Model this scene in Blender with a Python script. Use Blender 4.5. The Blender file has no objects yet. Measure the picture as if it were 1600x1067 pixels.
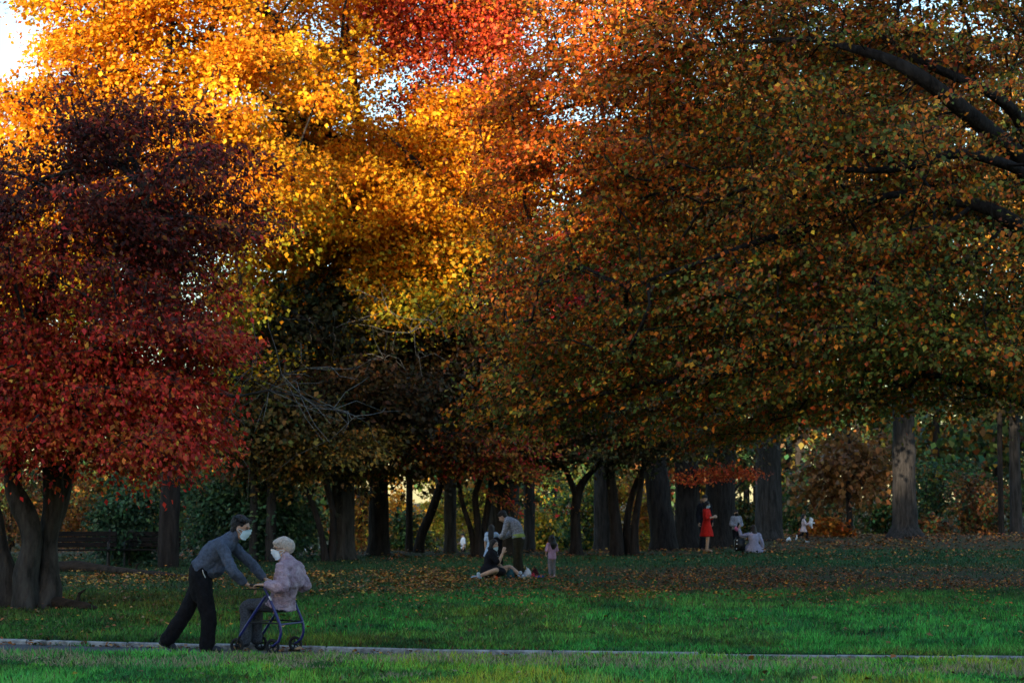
import bpy, bmesh, math, random
import numpy as np
from mathutils import Vector, Matrix, noise as mnoise

# ------------------------------------------------------------------ camera, sky, sun, exposure
SC = bpy.context.scene
COL = SC.collection
FPX, HZ, TILT, EYE = 3350.0, 777.0, math.radians(4.166), 1.79
cam_d = bpy.data.cameras.new('camera'); cam = bpy.data.objects.new('camera', cam_d); COL.objects.link(cam)
cam.location = (0, 0, EYE); cam.rotation_euler = (math.radians(90) + TILT, 0, 0)
cam_d.sensor_width = 36; cam_d.lens = FPX * 36 / 1600; cam_d.clip_end = 5000; cam_d.clip_start = 0.5
cam_d.dof.use_dof = True; cam_d.dof.focus_distance = 26; cam_d.dof.aperture_fstop = 4.5
SC.camera = cam

SUN_EL = 7.0
SH = (-0.35, -0.937)                                   # horizontal direction towards the sun: behind the camera, on its left
world = bpy.data.worlds.new('World'); SC.world = world; world.use_nodes = True
wn = world.node_tree.nodes; wl = world.node_tree.links
sky = wn.new('ShaderNodeTexSky'); sky.sky_type = 'NISHITA'; sky.sun_disc = False
sky.sun_elevation = math.radians(SUN_EL); sky.sun_rotation = math.atan2(SH[0], SH[1])
sky.air_density = 1.0; sky.dust_density = .9; sky.ozone_density = 2.0
wl.new(sky.outputs[0], wn['Background'].inputs[0]); wn['Background'].inputs[1].default_value = 0.15
sun_d = bpy.data.lights.new('sun', 'SUN'); sun = bpy.data.objects.new('sun', sun_d); COL.objects.link(sun)
sun_d.energy = 3.9; sun_d.angle = math.radians(0.5); sun_d.color = (1.0, 0.80, 0.55)
_sd = Vector((SH[0] * math.cos(math.radians(SUN_EL)), SH[1] * math.cos(math.radians(SUN_EL)), math.sin(math.radians(SUN_EL))))
sun.rotation_euler = _sd.to_track_quat('Z', 'Y').to_euler(); sun.location = (-60, -50, 40)
SC.view_settings.view_transform = 'Standard'; SC.view_settings.look = 'None'
SC.view_settings.exposure = 1.95; SC.view_settings.gamma = 1.0; SC.view_settings.use_curve_mapping = False
cy = SC.cycles
cy.max_bounces = 6; cy.diffuse_bounces = 3; cy.glossy_bounces = 2; cy.transmission_bounces = 3; cy.transparent_max_bounces = 4
cy.use_denoising = True; cy.sample_clamp_indirect = 6; cy.caustics_reflective = False; cy.caustics_refractive = False

R = np.random.default_rng(7)
random.seed(7)

# ------------------------------------------------------------------ helpers: places
def ray(px, py):
    yc = (533.5 - py) / FPX
    return np.array([(px - 800) / FPX, math.cos(TILT) - yc * math.sin(TILT), math.sin(TILT) + yc * math.cos(TILT)])
def at(px, py, Y):
    d = ray(px, py); s = Y / d[1]
    return np.array([0, 0, EYE]) + d * s
def sstep(a, b, x):
    t = np.clip((np.asarray(x, float) - a) / (b - a), 0, 1); return t * t * (3 - 2 * t)

KX = np.array([-60., -6.4, -3.68, -1.19, 1.46, 5.66, 60.]); KY = np.array([32., 26.65, 25.7, 24.9, 24.4, 23.7, 16.])
def kerb_y(x): return np.interp(x, KX, KY)
def bank(x): return np.interp(x, [-60, -6, -3.4, -1.1, 5.3, 60], [.03, .078, .105, .15, .185, .185])

def vnoise(p, seed=0):
    p = np.asarray(p, float); i = np.floor(p).astype(np.int64); f = p - i; f = f * f * (3 - 2 * f)
    def h(a):
        n = (a[..., 0] * 73856093) ^ (a[..., 1] * 19349663) ^ (a[..., 2] * 83492791) ^ (seed * 2654435)
        n = (n ^ (n >> 13)) * 1274126177 & 0x7fffffff
        n = (n ^ (n >> 15)) * 2246822519 & 0x7fffffff
        return (n & 0xffff) / 65535.0
    o = 0
    for dx in (0, 1):
        for dy in (0, 1):
            for dz in (0, 1):
                w = (f[..., 0] if dx else 1 - f[..., 0]) * (f[..., 1] if dy else 1 - f[..., 1]) * (f[..., 2] if dz else 1 - f[..., 2])
                o = o + w * h(i + np.array([dx, dy, dz]))
    return o
def fnoise(p, seed=0):
    p = np.asarray(p, float)
    return (vnoise(p, seed) * .55 + vnoise(p * 2.1 + 7, seed + 1) * .28 + vnoise(p * 4.3 + 3, seed + 2) * .17)

def far_z(x, y):
    x = np.asarray(x, float); y = np.asarray(y, float)
    left = 1 - sstep(0.5, 11, x - (y - 70) * .06)
    right_dip = -np.clip(y - 100, 0, 60) * .02
    dip = -np.clip(y - 70, 0, 60) * .036
    z = .05 + dip * left + right_dip * (1 - left)
    z = z + (fnoise(np.stack([x * .25, y * .12, x * 0], -1), 5) - .5) * .10 * sstep(2, 12, y - kerb_y(x))
    return z
def gz(x, y):
    x = np.asarray(x, float); y = np.asarray(y, float); t = y - kerb_y(x)
    z = far_z(x, y)
    z = np.where(t < .12, -.03, z)
    near = bank(x) + (fnoise(np.stack([x * .5, y * .5, x * 0], -1), 9) - .5) * .03
    z = np.where(t < -2.0, -.03 + (near + .03) * sstep(0, .25, -2.0 - t), z)
    return z
def W(px, by):
    """the ground point seen at a pixel"""
    Y = (EYE - .05) * FPX / (by - HZ)
    x = (px - 800) / FPX * Y
    return np.array([x, Y, float(gz(x, Y))])

# ------------------------------------------------------------------ helpers: materials
def mat(name, col=(.5, .5, .5), rough=.8, attr=None, nscale=0, namt=.3, bump=0, bscale=40, trans=0, spec=.3, metal=0, stretch=None, col2=None):
    m = bpy.data.materials.new(name); m.use_nodes = True; nt = m.node_tree; b = nt.nodes['Principled BSDF']; L = nt.links.new
    b.inputs['Roughness'].default_value = rough; b.inputs['Metallic'].default_value = metal
    b.inputs['Specular IOR Level'].default_value = spec; b.inputs['Base Color'].default_value = (*col, 1)
    tc = nt.nodes.new('ShaderNodeTexCoord'); co = tc.outputs['Object']
    if stretch:
        mp = nt.nodes.new('ShaderNodeMapping'); mp.inputs['Scale'].default_value = stretch; L(co, mp.inputs[0]); co = mp.outputs[0]
    out = None
    if attr:
        a = nt.nodes.new('ShaderNodeAttribute'); a.attribute_name = attr; out = a.outputs['Color']
    if nscale:
        n = nt.nodes.new('ShaderNodeTexNoise'); n.inputs['Scale'].default_value = nscale; n.inputs['Detail'].default_value = 5; n.inputs['Roughness'].default_value = .65
        L(co, n.inputs['Vector'])
        mx = nt.nodes.new('ShaderNodeMix'); mx.data_type = 'RGBA'
        rp = nt.nodes.new('ShaderNodeMapRange'); rp.inputs[1].default_value = .35; rp.inputs[2].default_value = .65; L(n.outputs[0], rp.inputs[0]); L(rp.outputs[0], mx.inputs[0])
        if col2 is None: col2 = tuple(min(1, c * (1 + namt)) for c in col); c1 = tuple(c * (1 - namt) for c in col)
        else: c1 = col
        mx.inputs[6].default_value = (*c1, 1); mx.inputs[7].default_value = (*col2, 1); src = mx.outputs[2]
        if attr:
            mm = nt.nodes.new('ShaderNodeMix'); mm.data_type = 'RGBA'; mm.blend_type = 'MULTIPLY'; mm.inputs[0].default_value = 1
            L(out, mm.inputs[6]); L(src, mm.inputs[7]); out = mm.outputs[2]
        else: out = src
    if out is not None: L(out, b.inputs['Base Color'])
    if bump:
        n2 = nt.nodes.new('ShaderNodeTexNoise'); n2.inputs['Scale'].default_value = bscale; n2.inputs['Detail'].default_value = 6; L(co, n2.inputs['Vector'])
        bp = nt.nodes.new('ShaderNodeBump'); bp.inputs['Strength'].default_value = bump; bp.inputs['Distance'].default_value = .05
        L(n2.outputs[0], bp.inputs['Height']); L(bp.outputs[0], b.inputs['Normal'])
    if trans:
        t = nt.nodes.new('ShaderNodeBsdfTranslucent'); ms = nt.nodes.new('ShaderNodeMixShader'); ms.inputs[0].default_value = trans
        if out is not None: L(out, t.inputs[0])
        else: t.inputs[0].default_value = (*col, 1)
        L(b.outputs[0], ms.inputs[1]); L(t.outputs[0], ms.inputs[2]); L(ms.outputs[0], nt.nodes['Material Output'].inputs[0])
    return m

M_LEAF = mat('leaf', attr='col', rough=.55, trans=.25, spec=.2)
M_LEAFG = mat('leaf_golden', attr='col', rough=.55, trans=.42, spec=.2)
M_BLADE = mat('grass_blade', attr='col', rough=.6, trans=.25, spec=.2)
M_DRY = mat('dry_leaf', attr='col', rough=.7, spec=.15)
M_BARK = mat('bark_grey', (.050, .046, .043), .95, nscale=9, namt=.55, bump=.9, bscale=16, stretch=(1, 1, .16), spec=.1)
M_BARKD = mat('bark_dark', (.022, .019, .018), .95, nscale=9, namt=.5, bump=.9, bscale=16, stretch=(1, 1, .2), spec=.1)
M_BARKM = mat('bark_maple', (.046, .043, .040), .95, nscale=7, namt=.6, bump=.8, bscale=12, stretch=(1, 1, .3), spec=.1)
M_BARKS = mat('bark_slate', (.034, .032, .032), .95, nscale=9, namt=.55, bump=.9, bscale=16, stretch=(1, 1, .16), spec=.1)
M_LICHEN = mat('bark_pale', (.16, .16, .15), .95, nscale=14, namt=.5, bump=.5, bscale=20, spec=.1)

# ------------------------------------------------------------------ helpers: objects
def link(o, parent=None):
    COL.objects.link(o)
    if parent is not None: o.parent = parent
    return o
def tag(o, label=None, cat=None, group=None, kind=None):
    if label: o['label'] = label
    if cat: o['category'] = cat
    if group: o['group'] = group
    if kind: o['kind'] = kind
    return o
def thing(name, label, cat, loc=(0, 0, 0), rz=0, group=None):
    o = bpy.data.objects.new(name, None); link(o); o.empty_display_size = .3
    o.location = [float(v) for v in loc]; o.rotation_euler = (0, 0, rz)
    return tag(o, label, cat, group)
def npmesh(name, V, F, m, parent=None, col=None, smooth=False):
    """V (n,3); F (k,s) faces all of s corners"""
    V = np.ascontiguousarray(V, np.float32); F = np.ascontiguousarray(F, np.int32); k, s = F.shape
    me = bpy.data.meshes.new(name); me.vertices.add(len(V)); me.vertices.foreach_set('co', V.ravel())
    me.loops.add(k * s); me.loops.foreach_set('vertex_index', F.ravel())
    me.polygons.add(k); me.polygons.foreach_set('loop_start', np.arange(0, k * s, s, dtype=np.int32))
    if col is not None:
        a = me.attributes.new('col', 'FLOAT_VECTOR', 'FACE'); a.data.foreach_set('vector', np.ascontiguousarray(col, np.float32).ravel())
    me.update(calc_edges=True)
    if smooth: me.polygons.foreach_set('use_smooth', np.ones(k, bool))
    me.materials.append(m)
    return link(bpy.data.objects.new(name, me), parent)
def bmobj(name, bm, m, parent=None, smooth=False):
    me = bpy.data.meshes.new(name); bm.to_mesh(me); bm.free(); me.materials.append(m)
    if smooth:
        for p in me.polygons: p.use_smooth = True
    return link(bpy.data.objects.new(name, me), parent)

def nrm(v): return v / np.maximum(np.linalg.norm(v, axis=-1, keepdims=True), 1e-9)

def tube(P, rad, sides=8, knob=0, seed=0):
    """a tapering tube through P; returns V, F (quads) with a closed end"""
    P = np.asarray(P, float); rad = np.asarray(rad, float); n = len(P)
    T = np.gradient(P, axis=0); T = nrm(T)
    ref = np.array([0.31, .95, .05]) if abs(T[0][2]) > .5 else np.array([0., 0, 1])
    U = nrm(np.cross(T, ref)); Vv = np.cross(T, U)
    a = np.arange(sides) / sides * 2 * math.pi
    ring = np.cos(a)[None, :, None] * U[:, None, :] + np.sin(a)[None, :, None] * Vv[:, None, :]
    r = rad[:, None] * np.ones((1, sides))
    if knob:
        q = P[:, None, :] * 2.2 + ring * 1.3
        r = r * (1 + knob * (fnoise(q * np.array([1, 1, .6]), seed) - .5) * 2)
        if knob > .3: r = r * (1 + .5 * (fnoise(P[:, None, :] * np.array([3, 3, 1.1]) + ring * 1.6, seed + 9) - .5))
    V = (P[:, None, :] + ring * r[..., None]).reshape(-1, 3)
    i = np.arange(n - 1)[:, None] * sides; j = np.arange(sides)[None, :]; j2 = (j + 1) % sides
    F = np.stack([i + j, i + j2, i + sides + j2, i + sides + j], -1).reshape(-1, 4)
    return V, F
class Acc:
    def __init__(s): s.V = []; s.F = []; s.n = 0
    def add(s, V, F): s.V.append(V); s.F.append(F + s.n); s.n += len(V)
    def build(s, name, m, parent=None, off=(0, 0, 0), smooth=True):
        if not s.V: return None
        return npmesh(name, np.concatenate(s.V) - np.asarray(off), np.concatenate(s.F), m, parent, smooth=smooth)

def resample(P, rad, step):
    P = np.asarray(P, float); rad = np.asarray(rad, float)
    d = np.r_[0, np.cumsum(np.linalg.norm(np.diff(P, axis=0), axis=1))]
    n = max(2, int(d[-1] / step) + 1); t = np.linspace(0, d[-1], n)
    Q = np.stack([np.interp(t, d, P[:, k]) for k in range(3)], 1)
    if n > 4:                                                       # soften the corners
        for _ in range(3): Q[1:-1] = (Q[:-2] + 2 * Q[1:-1] + Q[2:]) / 4
    return Q, np.interp(t, d, rad)

# ------------------------------------------------------------------ helpers: leaves and trees
def leaves(pos, tip, nor, size, aspect, hexa=False):
    n = len(pos); tip = nrm(tip); side = nrm(np.cross(nor, tip)); up = np.cross(tip, side)
    L = size[:, None]; w = L * aspect
    if hexa:
        fold = up * w * .18
        v = np.stack([pos, pos + tip * L * .28 + side * w * .46 + fold, pos + tip * L * .68 + side * w * .42 + fold, pos + tip * L,
                      pos + tip * L * .68 - side * w * .42 + fold, pos + tip * L * .28 - side * w * .46 + fold], 1).reshape(-1, 3)
        b = np.arange(n)[:, None] * 6
        F = np.stack([b + np.array([[0, 1, 2, 3]]), b + np.array([[0, 3, 4, 5]])], 1).reshape(-1, 4)
        return v, F, 2
    v = np.stack([pos, pos + tip * L * .42 + side * w * .5 + up * w * .12, pos + tip * L - up * w * .1, pos + tip * L * .42 - side * w * .5 + up * w * .12], 1).reshape(-1, 3)
    return v, np.arange(n * 4).reshape(n, 4), 1

def pal(n, cols, wts, jit=.18):
    c = np.array(cols)[R.choice(len(cols), n, p=np.array(wts) / np.sum(wts))]
    return np.clip(c * (1 + R.normal(0, jit, (n, 1))) * (1 + R.normal(0, jit * .4, (n, 3))), .002, .95)

def ell(px, py, Y, rx, ry, dep, w=1):
    """an ellipsoid of crown given where it shows: centre pixel, depth, half width and height in pixels, half depth in metres"""
    c = at(px, py, Y); k = Y / FPX
    return (c, np.array([rx * k, dep, ry * k]), w)
def fill(n, ells, shell=.55, cut=.42, cs=.8, seed=0, zmin=None, keep=None):
    out = []; tot = 0; w = np.array([e[2] * np.prod(e[1]) ** .667 for e in ells]); w = w / w.sum(); tries = 0
    while tot < n and tries < 60:
        tries += 1
        k = R.choice(len(ells), n, p=w); d = nrm(R.normal(size=(n, 3))); r = (shell + (1 - shell) * R.random(n)) ** .6
        r = np.where(R.random(n) < .3, R.random(n) ** .5, r)
        C = np.array([e[0] for e in ells])[k]; S = np.array([e[1] for e in ells])[k]
        p = C + d * S * r[:, None]
        ok = fnoise(p * cs, seed) > cut
        if zmin is not None: ok &= p[:, 2] > zmin
        if keep is not None: ok &= keep(p)
        out.append(p[ok]); tot += ok.sum()
    return np.concatenate(out)[:n]

def grow(stems, anchors, step=.8, alpha=.35, bow=.08, jit=.10):
    """joins every anchor to the nearest wood; returns nodes, parents, counts, number of stem nodes"""
    S = []; par = []; pl = []
    for st in stems:
        Q, _ = resample([s[:3] for s in st], [s[3] for s in st], .4); L = 0
        for i, q in enumerate(Q):
            if i: L += .4
            S.append(q); par.append(-1); pl.append(L)
    M = len(S); S = np.array(S); cap = M + len(anchors) * 30
    P = np.zeros((cap, 3)); P[:M] = S; pl = np.r_[np.array(pl) * .6, np.zeros(cap - M)]; par = np.r_[np.array(par), np.full(cap - M, -1)]; n = M; zlow = S[:, 2].min()
    zt = S[:, 2].max(); usable = np.ones(cap, bool); usable[:M] = S[:, 2] > zlow + .35 * (zt - zlow)
    dmin = np.min(np.linalg.norm(anchors[:, None, :] - S[None, usable[:M], :], axis=2), axis=1)
    tips = []
    for k in np.argsort(dmin):
        a = anchors[k]; d = np.linalg.norm(P[:n] - a, axis=1)
        c = d + alpha * pl[:n] + np.where(usable[:n], 0, 1e3) + np.maximum(P[:n, 2] - a[2], 0) * .3
        j = int(np.argmin(c)); dist = d[j]; m = max(1, min(28, int(dist / step)))
        t = (np.arange(1, m + 1) / m)[:, None]
        q = P[j] + (a - P[j]) * t; q[:, 2] += (4 * t * (1 - t))[:, 0] * dist * bow
        if m > 1: q[:-1] += R.normal(0, jit * min(1, dist / 3), (m - 1, 3))
        P[n:n + m] = q; par[n] = j; par[n + 1:n + m] = np.arange(n, n + m - 1)
        pl[n:n + m] = pl[j] + t[:, 0] * dist; n += m; tips.append(n - 1)
    P = P[:n]; par = par[:n]; cnt = np.zeros(n); cnt[tips] = 1
    for i in range(n - 1, M - 1, -1):
        if par[i] >= 0: cnt[par[i]] += cnt[i]
    return P, par, cnt, M

def wood(acc, P, par, cnt, M, rtip, pw, rmax):
    ch = {}
    for i in range(M, len(P)): ch.setdefault(int(par[i]), []).append(i)
    starts = [(p, c) for p, cs in ch.items() if p < M for c in cs]
    while starts:
        p, c = starts.pop(); chain = [p, c]
        while chain[-1] in ch:
            cs = sorted(ch[chain[-1]], key=lambda q: -cnt[q]); nx = cs[0]
            for o in cs[1:]: starts.append((chain[-1], o))
            chain.append(nx)
        r = np.minimum(rtip * np.maximum(cnt[chain], 1) ** pw, rmax); r[0] = r[1]
        if len(chain) > 2: r[-1] = rtip * .5
        acc.add(*tube(P[chain], r, 7 if r[0] > .05 else (5 if r[0] > .02 else 4)))

def spray(anchors, centre, per, size, aspect, spread, flat, droop, hexa=False, rnd=.6, hang=.3):
    n = len(anchors) * per; A = np.repeat(anchors, per, 0)
    o = A - centre; o[:, 2] *= .25; o = nrm(o)
    s = nrm(np.cross(o, np.array([0, 0, 1.])) + 1e-6); u = np.cross(s, o)
    sc = np.repeat(R.uniform(.65, 1.25, len(anchors)), per)[:, None] * spread
    g = np.clip(R.normal(size=(n, 3)), -1.9, 1.9)
    off = o * g[:, :1] * sc + s * g[:, 1:2] * sc * .8 + u * g[:, 2:] * sc * flat
    off[:, 2] -= droop * (g[:, 0] * .5 + np.abs(g[:, 1]) * .3 + .1) * sc[:, 0]
    p = A + off
    tip = nrm(o * .5 + R.normal(0, .6, (n, 3)) + np.array([0, 0, -hang])); nor = nrm(np.array([0, 0, 1.]) + o * .35 + np.repeat(R.normal(0, .42, (len(anchors), 3)), per, 0) + R.normal(0, rnd * .65, (n, 3)))
    sz = size * R.uniform(.5, 1.35, n)
    v, F, q = leaves(p, tip, nor, sz, aspect, hexa)
    return v, F, q, p

def tree(name, label, stems, anchors, per, size, colf, cat='tree', aspect=.7, spread=.6, flat=.35, droop=.5, hexa=False, bark=None, rtip=.012, pw=.46,
         rmax=.25, knob=.15, twigs=3, group=None, step=.8, alpha=.35, bow=.08, bare=None, extra=None, trunk_name='trunk', bare_mat=None, hang=.3, rnd=.6, jit=.1, base=None, leaf=None, fine=None):
    bark = bark or M_BARK
    b = np.array(stems[0][0][:3]) if base is None else np.asarray(base)
    t = thing(name, label, cat, b, 0, group)
    acc = Acc()
    for i, st in enumerate(stems):
        Q, r = resample([s[:3] for s in st], [s[3] for s in st], fine or .22)
        acc.add(*tube(Q, r, (26 if fine else 16) if r[0] > .12 else 10, knob, 11 + i))
    allA = anchors if bare is None else np.concatenate([anchors, bare])
    if len(allA):
        P, par, cnt, M = grow(stems, allA, step, alpha, bow, jit)
        acc2 = Acc(); wood(acc2, P, par, cnt, M, rtip, pw, rmax)
        for a in anchors if twigs else []:
            for _ in range(twigs):
                e = a + R.normal(0, 1, 3) * spread * np.array([.8, .8, .4]) + np.array([0, 0, -.1]); mid = (a + e) / 2 + R.normal(0, .06, 3)
                acc2.add(*tube([a, mid, e], [rtip * .6, rtip * .45, rtip * .25], 3))
        if bare is not None:
            acc3 = Acc()
            for a in bare:
                for _ in range(5):
                    e = a + R.normal(0, 1, 3) * np.array([.45, .35, .35]); mid = (a + e) / 2 + R.normal(0, .07, 3); e2 = e + (e - a) * .4 + R.normal(0, .12, 3)
                    acc3.add(*tube([a, mid, e, e2], [rtip * .8, rtip * .6, rtip * .5, rtip * .3], 3))
            acc3.build('bare_twigs', bare_mat or M_LICHEN, t, b)['kind'] = 'stuff'
        acc2.build('branches', bark, t, b)['kind'] = 'stuff'
    acc.build(trunk_name, bark, t, b)
    if len(anchors):
        cen = anchors.mean(0); cen = np.array([stems[0][0][0], stems[0][0][1], cen[2]])
        v, F, q, p = spray(anchors, cen, per, size, aspect, spread, flat, droop, hexa, rnd, hang)
        c = colf(p); jt = np.exp(R.normal(0, .20, (len(anchors), 1))) * (1 + R.normal(0, .07, (len(anchors), 3))); c = np.clip(c * np.repeat(jt, per, 0), .002, .92)
        cr = npmesh('crown', v - b, F, leaf or M_LEAF, t, np.repeat(c, q, 0)); cr['kind'] = 'stuff'
    if extra: extra(t, b)
    return t

# ------------------------------------------------------------------ the ground, path and kerb
def build_ground():
    xs = np.unique(np.r_[np.linspace(-900, -60, 15), np.linspace(-60, -30, 16), np.linspace(-30, 30, 121), np.linspace(30, 60, 16), np.linspace(60, 900, 15)])
    ts = np.unique(np.r_[np.linspace(-200, -30, 8), np.linspace(-30, -8, 12), np.linspace(-8, -2.4, 22), -2.25, -2.2, -2.12, -2.04, -2.0, -1, 0, .1, .121, .3, np.linspace(.6, 60, 120), np.linspace(62, 130, 60), np.linspace(150, 1500, 14)])
    X, Tt = np.meshgrid(xs, ts); Y = Tt + kerb_y(X); Z = gz(X, Y)
    V = np.stack([X, Y, Z], -1).reshape(-1, 3); nx = len(xs); i = np.arange(len(ts) - 1)[:, None] * nx + np.arange(nx - 1)[None, :]
    F = np.stack([i, i + 1, i + nx + 1, i + nx], -1).reshape(-1, 4)
    m = mat('turf', (.016, .042, .012), .95, spec=.1); nt = m.node_tree; L = nt.links.new; b = nt.nodes['Principled BSDF']
    tc = nt.nodes.new('ShaderNodeTexCoord')
    def noise(s, d=6): 
        n = nt.nodes.new('ShaderNodeTexNoise'); n.inputs['Scale'].default_value = s; n.inputs['Detail'].default_value = d; L(tc.outputs['Object'], n.inputs['Vector']); return n.outputs[0]
    def rng(o, a, c):
        r = nt.nodes.new('ShaderNodeMapRange'); r.inputs[1].default_value = a; r.inputs[2].default_value = c; L(o, r.inputs[0]); return r.outputs[0]
    def mix(f, a, c):
        x = nt.nodes.new('ShaderNodeMix'); x.data_type = 'RGBA'; L(f, x.inputs[0])
        for s, v in ((6, a), (7, c)):
            if isinstance(v, tuple): x.inputs[s].default_value = (*v, 1)
            else: L(v, x.inputs[s])
        return x.outputs[2]
    g = mix(rng(noise(6), .35, .65), (.010, .040, .010), (.030, .088, .020))
    a = nt.nodes.new('ShaderNodeAttribute'); a.attribute_name = 'litter'
    lit = mix(rng(noise(9), .4, .6), (.030, .016, .008), (.080, .040, .017))
    ad = nt.nodes.new('ShaderNodeMath'); ad.operation = 'MULTIPLY'; L(a.outputs['Fac'], ad.inputs[0]); L(rng(noise(2.5), .30, .55), ad.inputs[1])
    L(mix(ad.outputs[0], g, lit), b.inputs['Base Color'])
    bp = nt.nodes.new('ShaderNodeBump'); bp.inputs['Strength'].default_value = .7; bp.inputs['Distance'].default_value = .05; L(noise(25), bp.inputs['Height']); L(bp.outputs[0], b.inputs['Normal'])
    o = npmesh('ground', V, F, m, smooth=True); o['kind'] = 'structure'
    lt = o.data.attributes.new('litter', 'FLOAT', 'POINT'); lt.data.foreach_set('value', litter(V[:, 0], V[:, 1]).astype(np.float32))
def litter(x, y):
    """where leaves lie thick enough to hide the grass"""
    n = (fnoise(np.stack([x * .22, y * .12, x * 0], -1), 21) - .5)
    px = 800 + x / y * FPX
    wood_l = sstep(62, 66, y + n * 6) * (1 - sstep(4, 10, x)); wood_r = sstep(70, 76, y + n * 8) * sstep(0, 6, x)
    band_r = sstep(38, 41, y + n * 5) * (1 - sstep(52, 56, y + n * 6)) * sstep(-1, 3.5, x)
    band_l = .6 * sstep(40, 42, y + n * 4) * (1 - sstep(49, 51, y + n * 4)) * (1 - sstep(-4, -1, x)) * .55
    return np.clip(np.maximum.reduce([wood_l, wood_r, band_r * .9, band_l]), 0, 1) * (y > 30)
build_ground()

def strip(name, t0, t1, z, m, x0=-60, x1=60, n=240):
    xs = np.linspace(x0, x1, n); V = []
    for t in (t0, t1): V.append(np.stack([xs, kerb_y(xs) + t, xs * 0 + z], -1))
    V = np.concatenate(V); i = np.arange(n - 1)
    o = npmesh(name, V, np.stack([i, i + 1, i + n + 1, i + n], -1), m); o['kind'] = 'structure'; return o
strip('path', -2.15, .05, 0.0, mat('asphalt', (.085, .086, .092), .9, nscale=40, namt=.4, bump=.4, bscale=90, spec=.2))
kerb = thing('kerb', None, None); kerb['kind'] = 'structure'
M_KERB = mat('kerb_stone', (.30, .295, .285), .9, nscale=9, namt=.5, bump=.5, bscale=50, spec=.15)
x = -16.0; k = 0
while x < 16:
    ln = R.uniform(1.1, 1.7); xa, xb = x + .005, x + ln - .005; h = .048 + R.uniform(-.010, .012); off = R.uniform(-.02, .02)
    bm = bmesh.new(); vs = []
    for zz, ins in ((-.06, 0), (h - .012, 0), (h, .012)):
        for xx, tt in ((xa + ins, ins), (xb - ins, ins), (xb - ins, .125 - ins), (xa + ins, .125 - ins)):
            vs.append(bm.verts.new((xx, kerb_y(xx) + tt + off, zz + R.uniform(-.004, .004))))
    for l in (0, 4):
        for q in range(4): bm.faces.new((vs[l + q], vs[l + (q + 1) % 4], vs[l + 4 + (q + 1) % 4], vs[l + 4 + q]))
    bm.faces.new(vs[8:12]); bm.normal_update()
    bmobj('kerb_stone', bm, M_KERB, kerb); x += ln; k += 1

# ------------------------------------------------------------------ grass blades and fallen leaves
def in_view(n, y0, y1, marg=1.5, power=1.0):
    y = y0 + (y1 - y0) * R.random(n) ** power; x = (R.random(n) * 2 - 1) * (y * 800 / FPX + marg); return x, y
def grass(name, n, y0, y1, h, w, power=1.0):
    x, y = in_view(n, y0, y1, 5.5, power); t = y - kerb_y(x)
    ok = (t > .10) | (t < -2.06) | ((t > -.12) & (t < .02) & (fnoise(np.stack([x * 1.1, y * 0, x * 0 + 31], -1), 91) > .54)); li = litter(x, y); ok &= R.random(n) > li * .85; x, y, t = x[ok], y[ok], t[ok]; n = len(x)
    tuft = fnoise(np.stack([x * 1.6, y * 1.1, x * 0], -1), 31)
    hh = h * R.uniform(.5, 1.3, n) * (.2 + tuft * 1.6) * np.where((t < -2) & (t > -2.5), .9, 1.0)
    b = np.stack([x, y, gz(x, y) - .004], -1); a = R.random(n) * 6.283; s = np.stack([np.cos(a), np.sin(a), a * 0], -1) * (w * R.uniform(.6, 1.3, n))[:, None]
    lean = R.normal(0, .7, (n, 3)); lean[:, 2] = 1; tipv = b + nrm(lean) * hh[:, None]
    V = np.stack([b - s, b + s, tipv], 1).reshape(-1, 3)
    big = fnoise(np.stack([x * .35, y * .22, x * 0 + 4], -1), 41); fine = R.random(n)
    c = np.where((big > .5)[:, None], [[.040, .185, .050]], [[.062, .165, .045]]) * R.uniform(.35, 1.6, (n, 1)) * (.45 + 1.1 * tuft[:, None]) * np.where((t < -2)[:, None], [[3.0, 2.8, 1.4]], [[1.55, 1.7, .95]])  # near lawn coloured lighter, standing in for more open sky there
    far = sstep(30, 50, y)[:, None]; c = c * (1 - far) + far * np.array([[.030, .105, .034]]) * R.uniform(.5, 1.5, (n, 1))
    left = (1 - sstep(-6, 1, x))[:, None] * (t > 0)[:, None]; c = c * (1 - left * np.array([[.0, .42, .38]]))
    sm = fnoise(np.stack([x * 7, y * 4.5, x * 0 + 5], -1), 95); c = c * (.45 + 1.1 * sm[:, None]); sm2 = fnoise(np.stack([x * 2.6, y * 1.7, x * 0 + 8], -1), 96); c[sm2 > .60] *= np.array([.55, .62, .9])
    lime = (fnoise(np.stack([x * .6, y * .5, x * 0 + 9], -1), 55) > .55) & (fine < .5) & (t < -2); c[lime] *= np.array([1.9, 1.25, .8])
    straw = (np.abs(t + 3.15 + (fnoise(np.stack([x * .9, y * 0, x * 0], -1), 61) - .5) * 1.6) < .75) & (t < -2) & (fnoise(np.stack([x * .8, y * 1.3, x * 0], -1), 62) > .40)
    straw |= (t < -2) & (fnoise(np.stack([x * .9, y * .9, x * 0 + 20], -1), 63) > .66)
    dead = (R.random(n) < .10) & ~straw; c[dead] = np.array([.15, .13, .05]) * R.uniform(.5, 1.3, (dead.sum(), 1))
    dk_ = fnoise(np.stack([x * .9, y * .5, x * 0 + 2], -1), 77) > .60; c[dk_] *= np.array([.75, .7, .8])
    ol = fnoise(np.stack([x * .45, y * .3, x * 0 + 13], -1), 79) + R.normal(0, .06, n) > .58; c[ol] *= np.array([1.5, .88, .7])
    sel = straw & (R.random(n) < .55); c[sel] = np.array([.42, .34, .20]) * R.uniform(.5, 1.2, (sel.sum(), 1))
    o = npmesh(name, V, np.arange(n * 3).reshape(n, 3), M_BLADE, col=np.clip(c, .003, .6)); o['kind'] = 'stuff'
grass('grass', 215000, 16.5, 26.5, .068, .0095)
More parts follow.
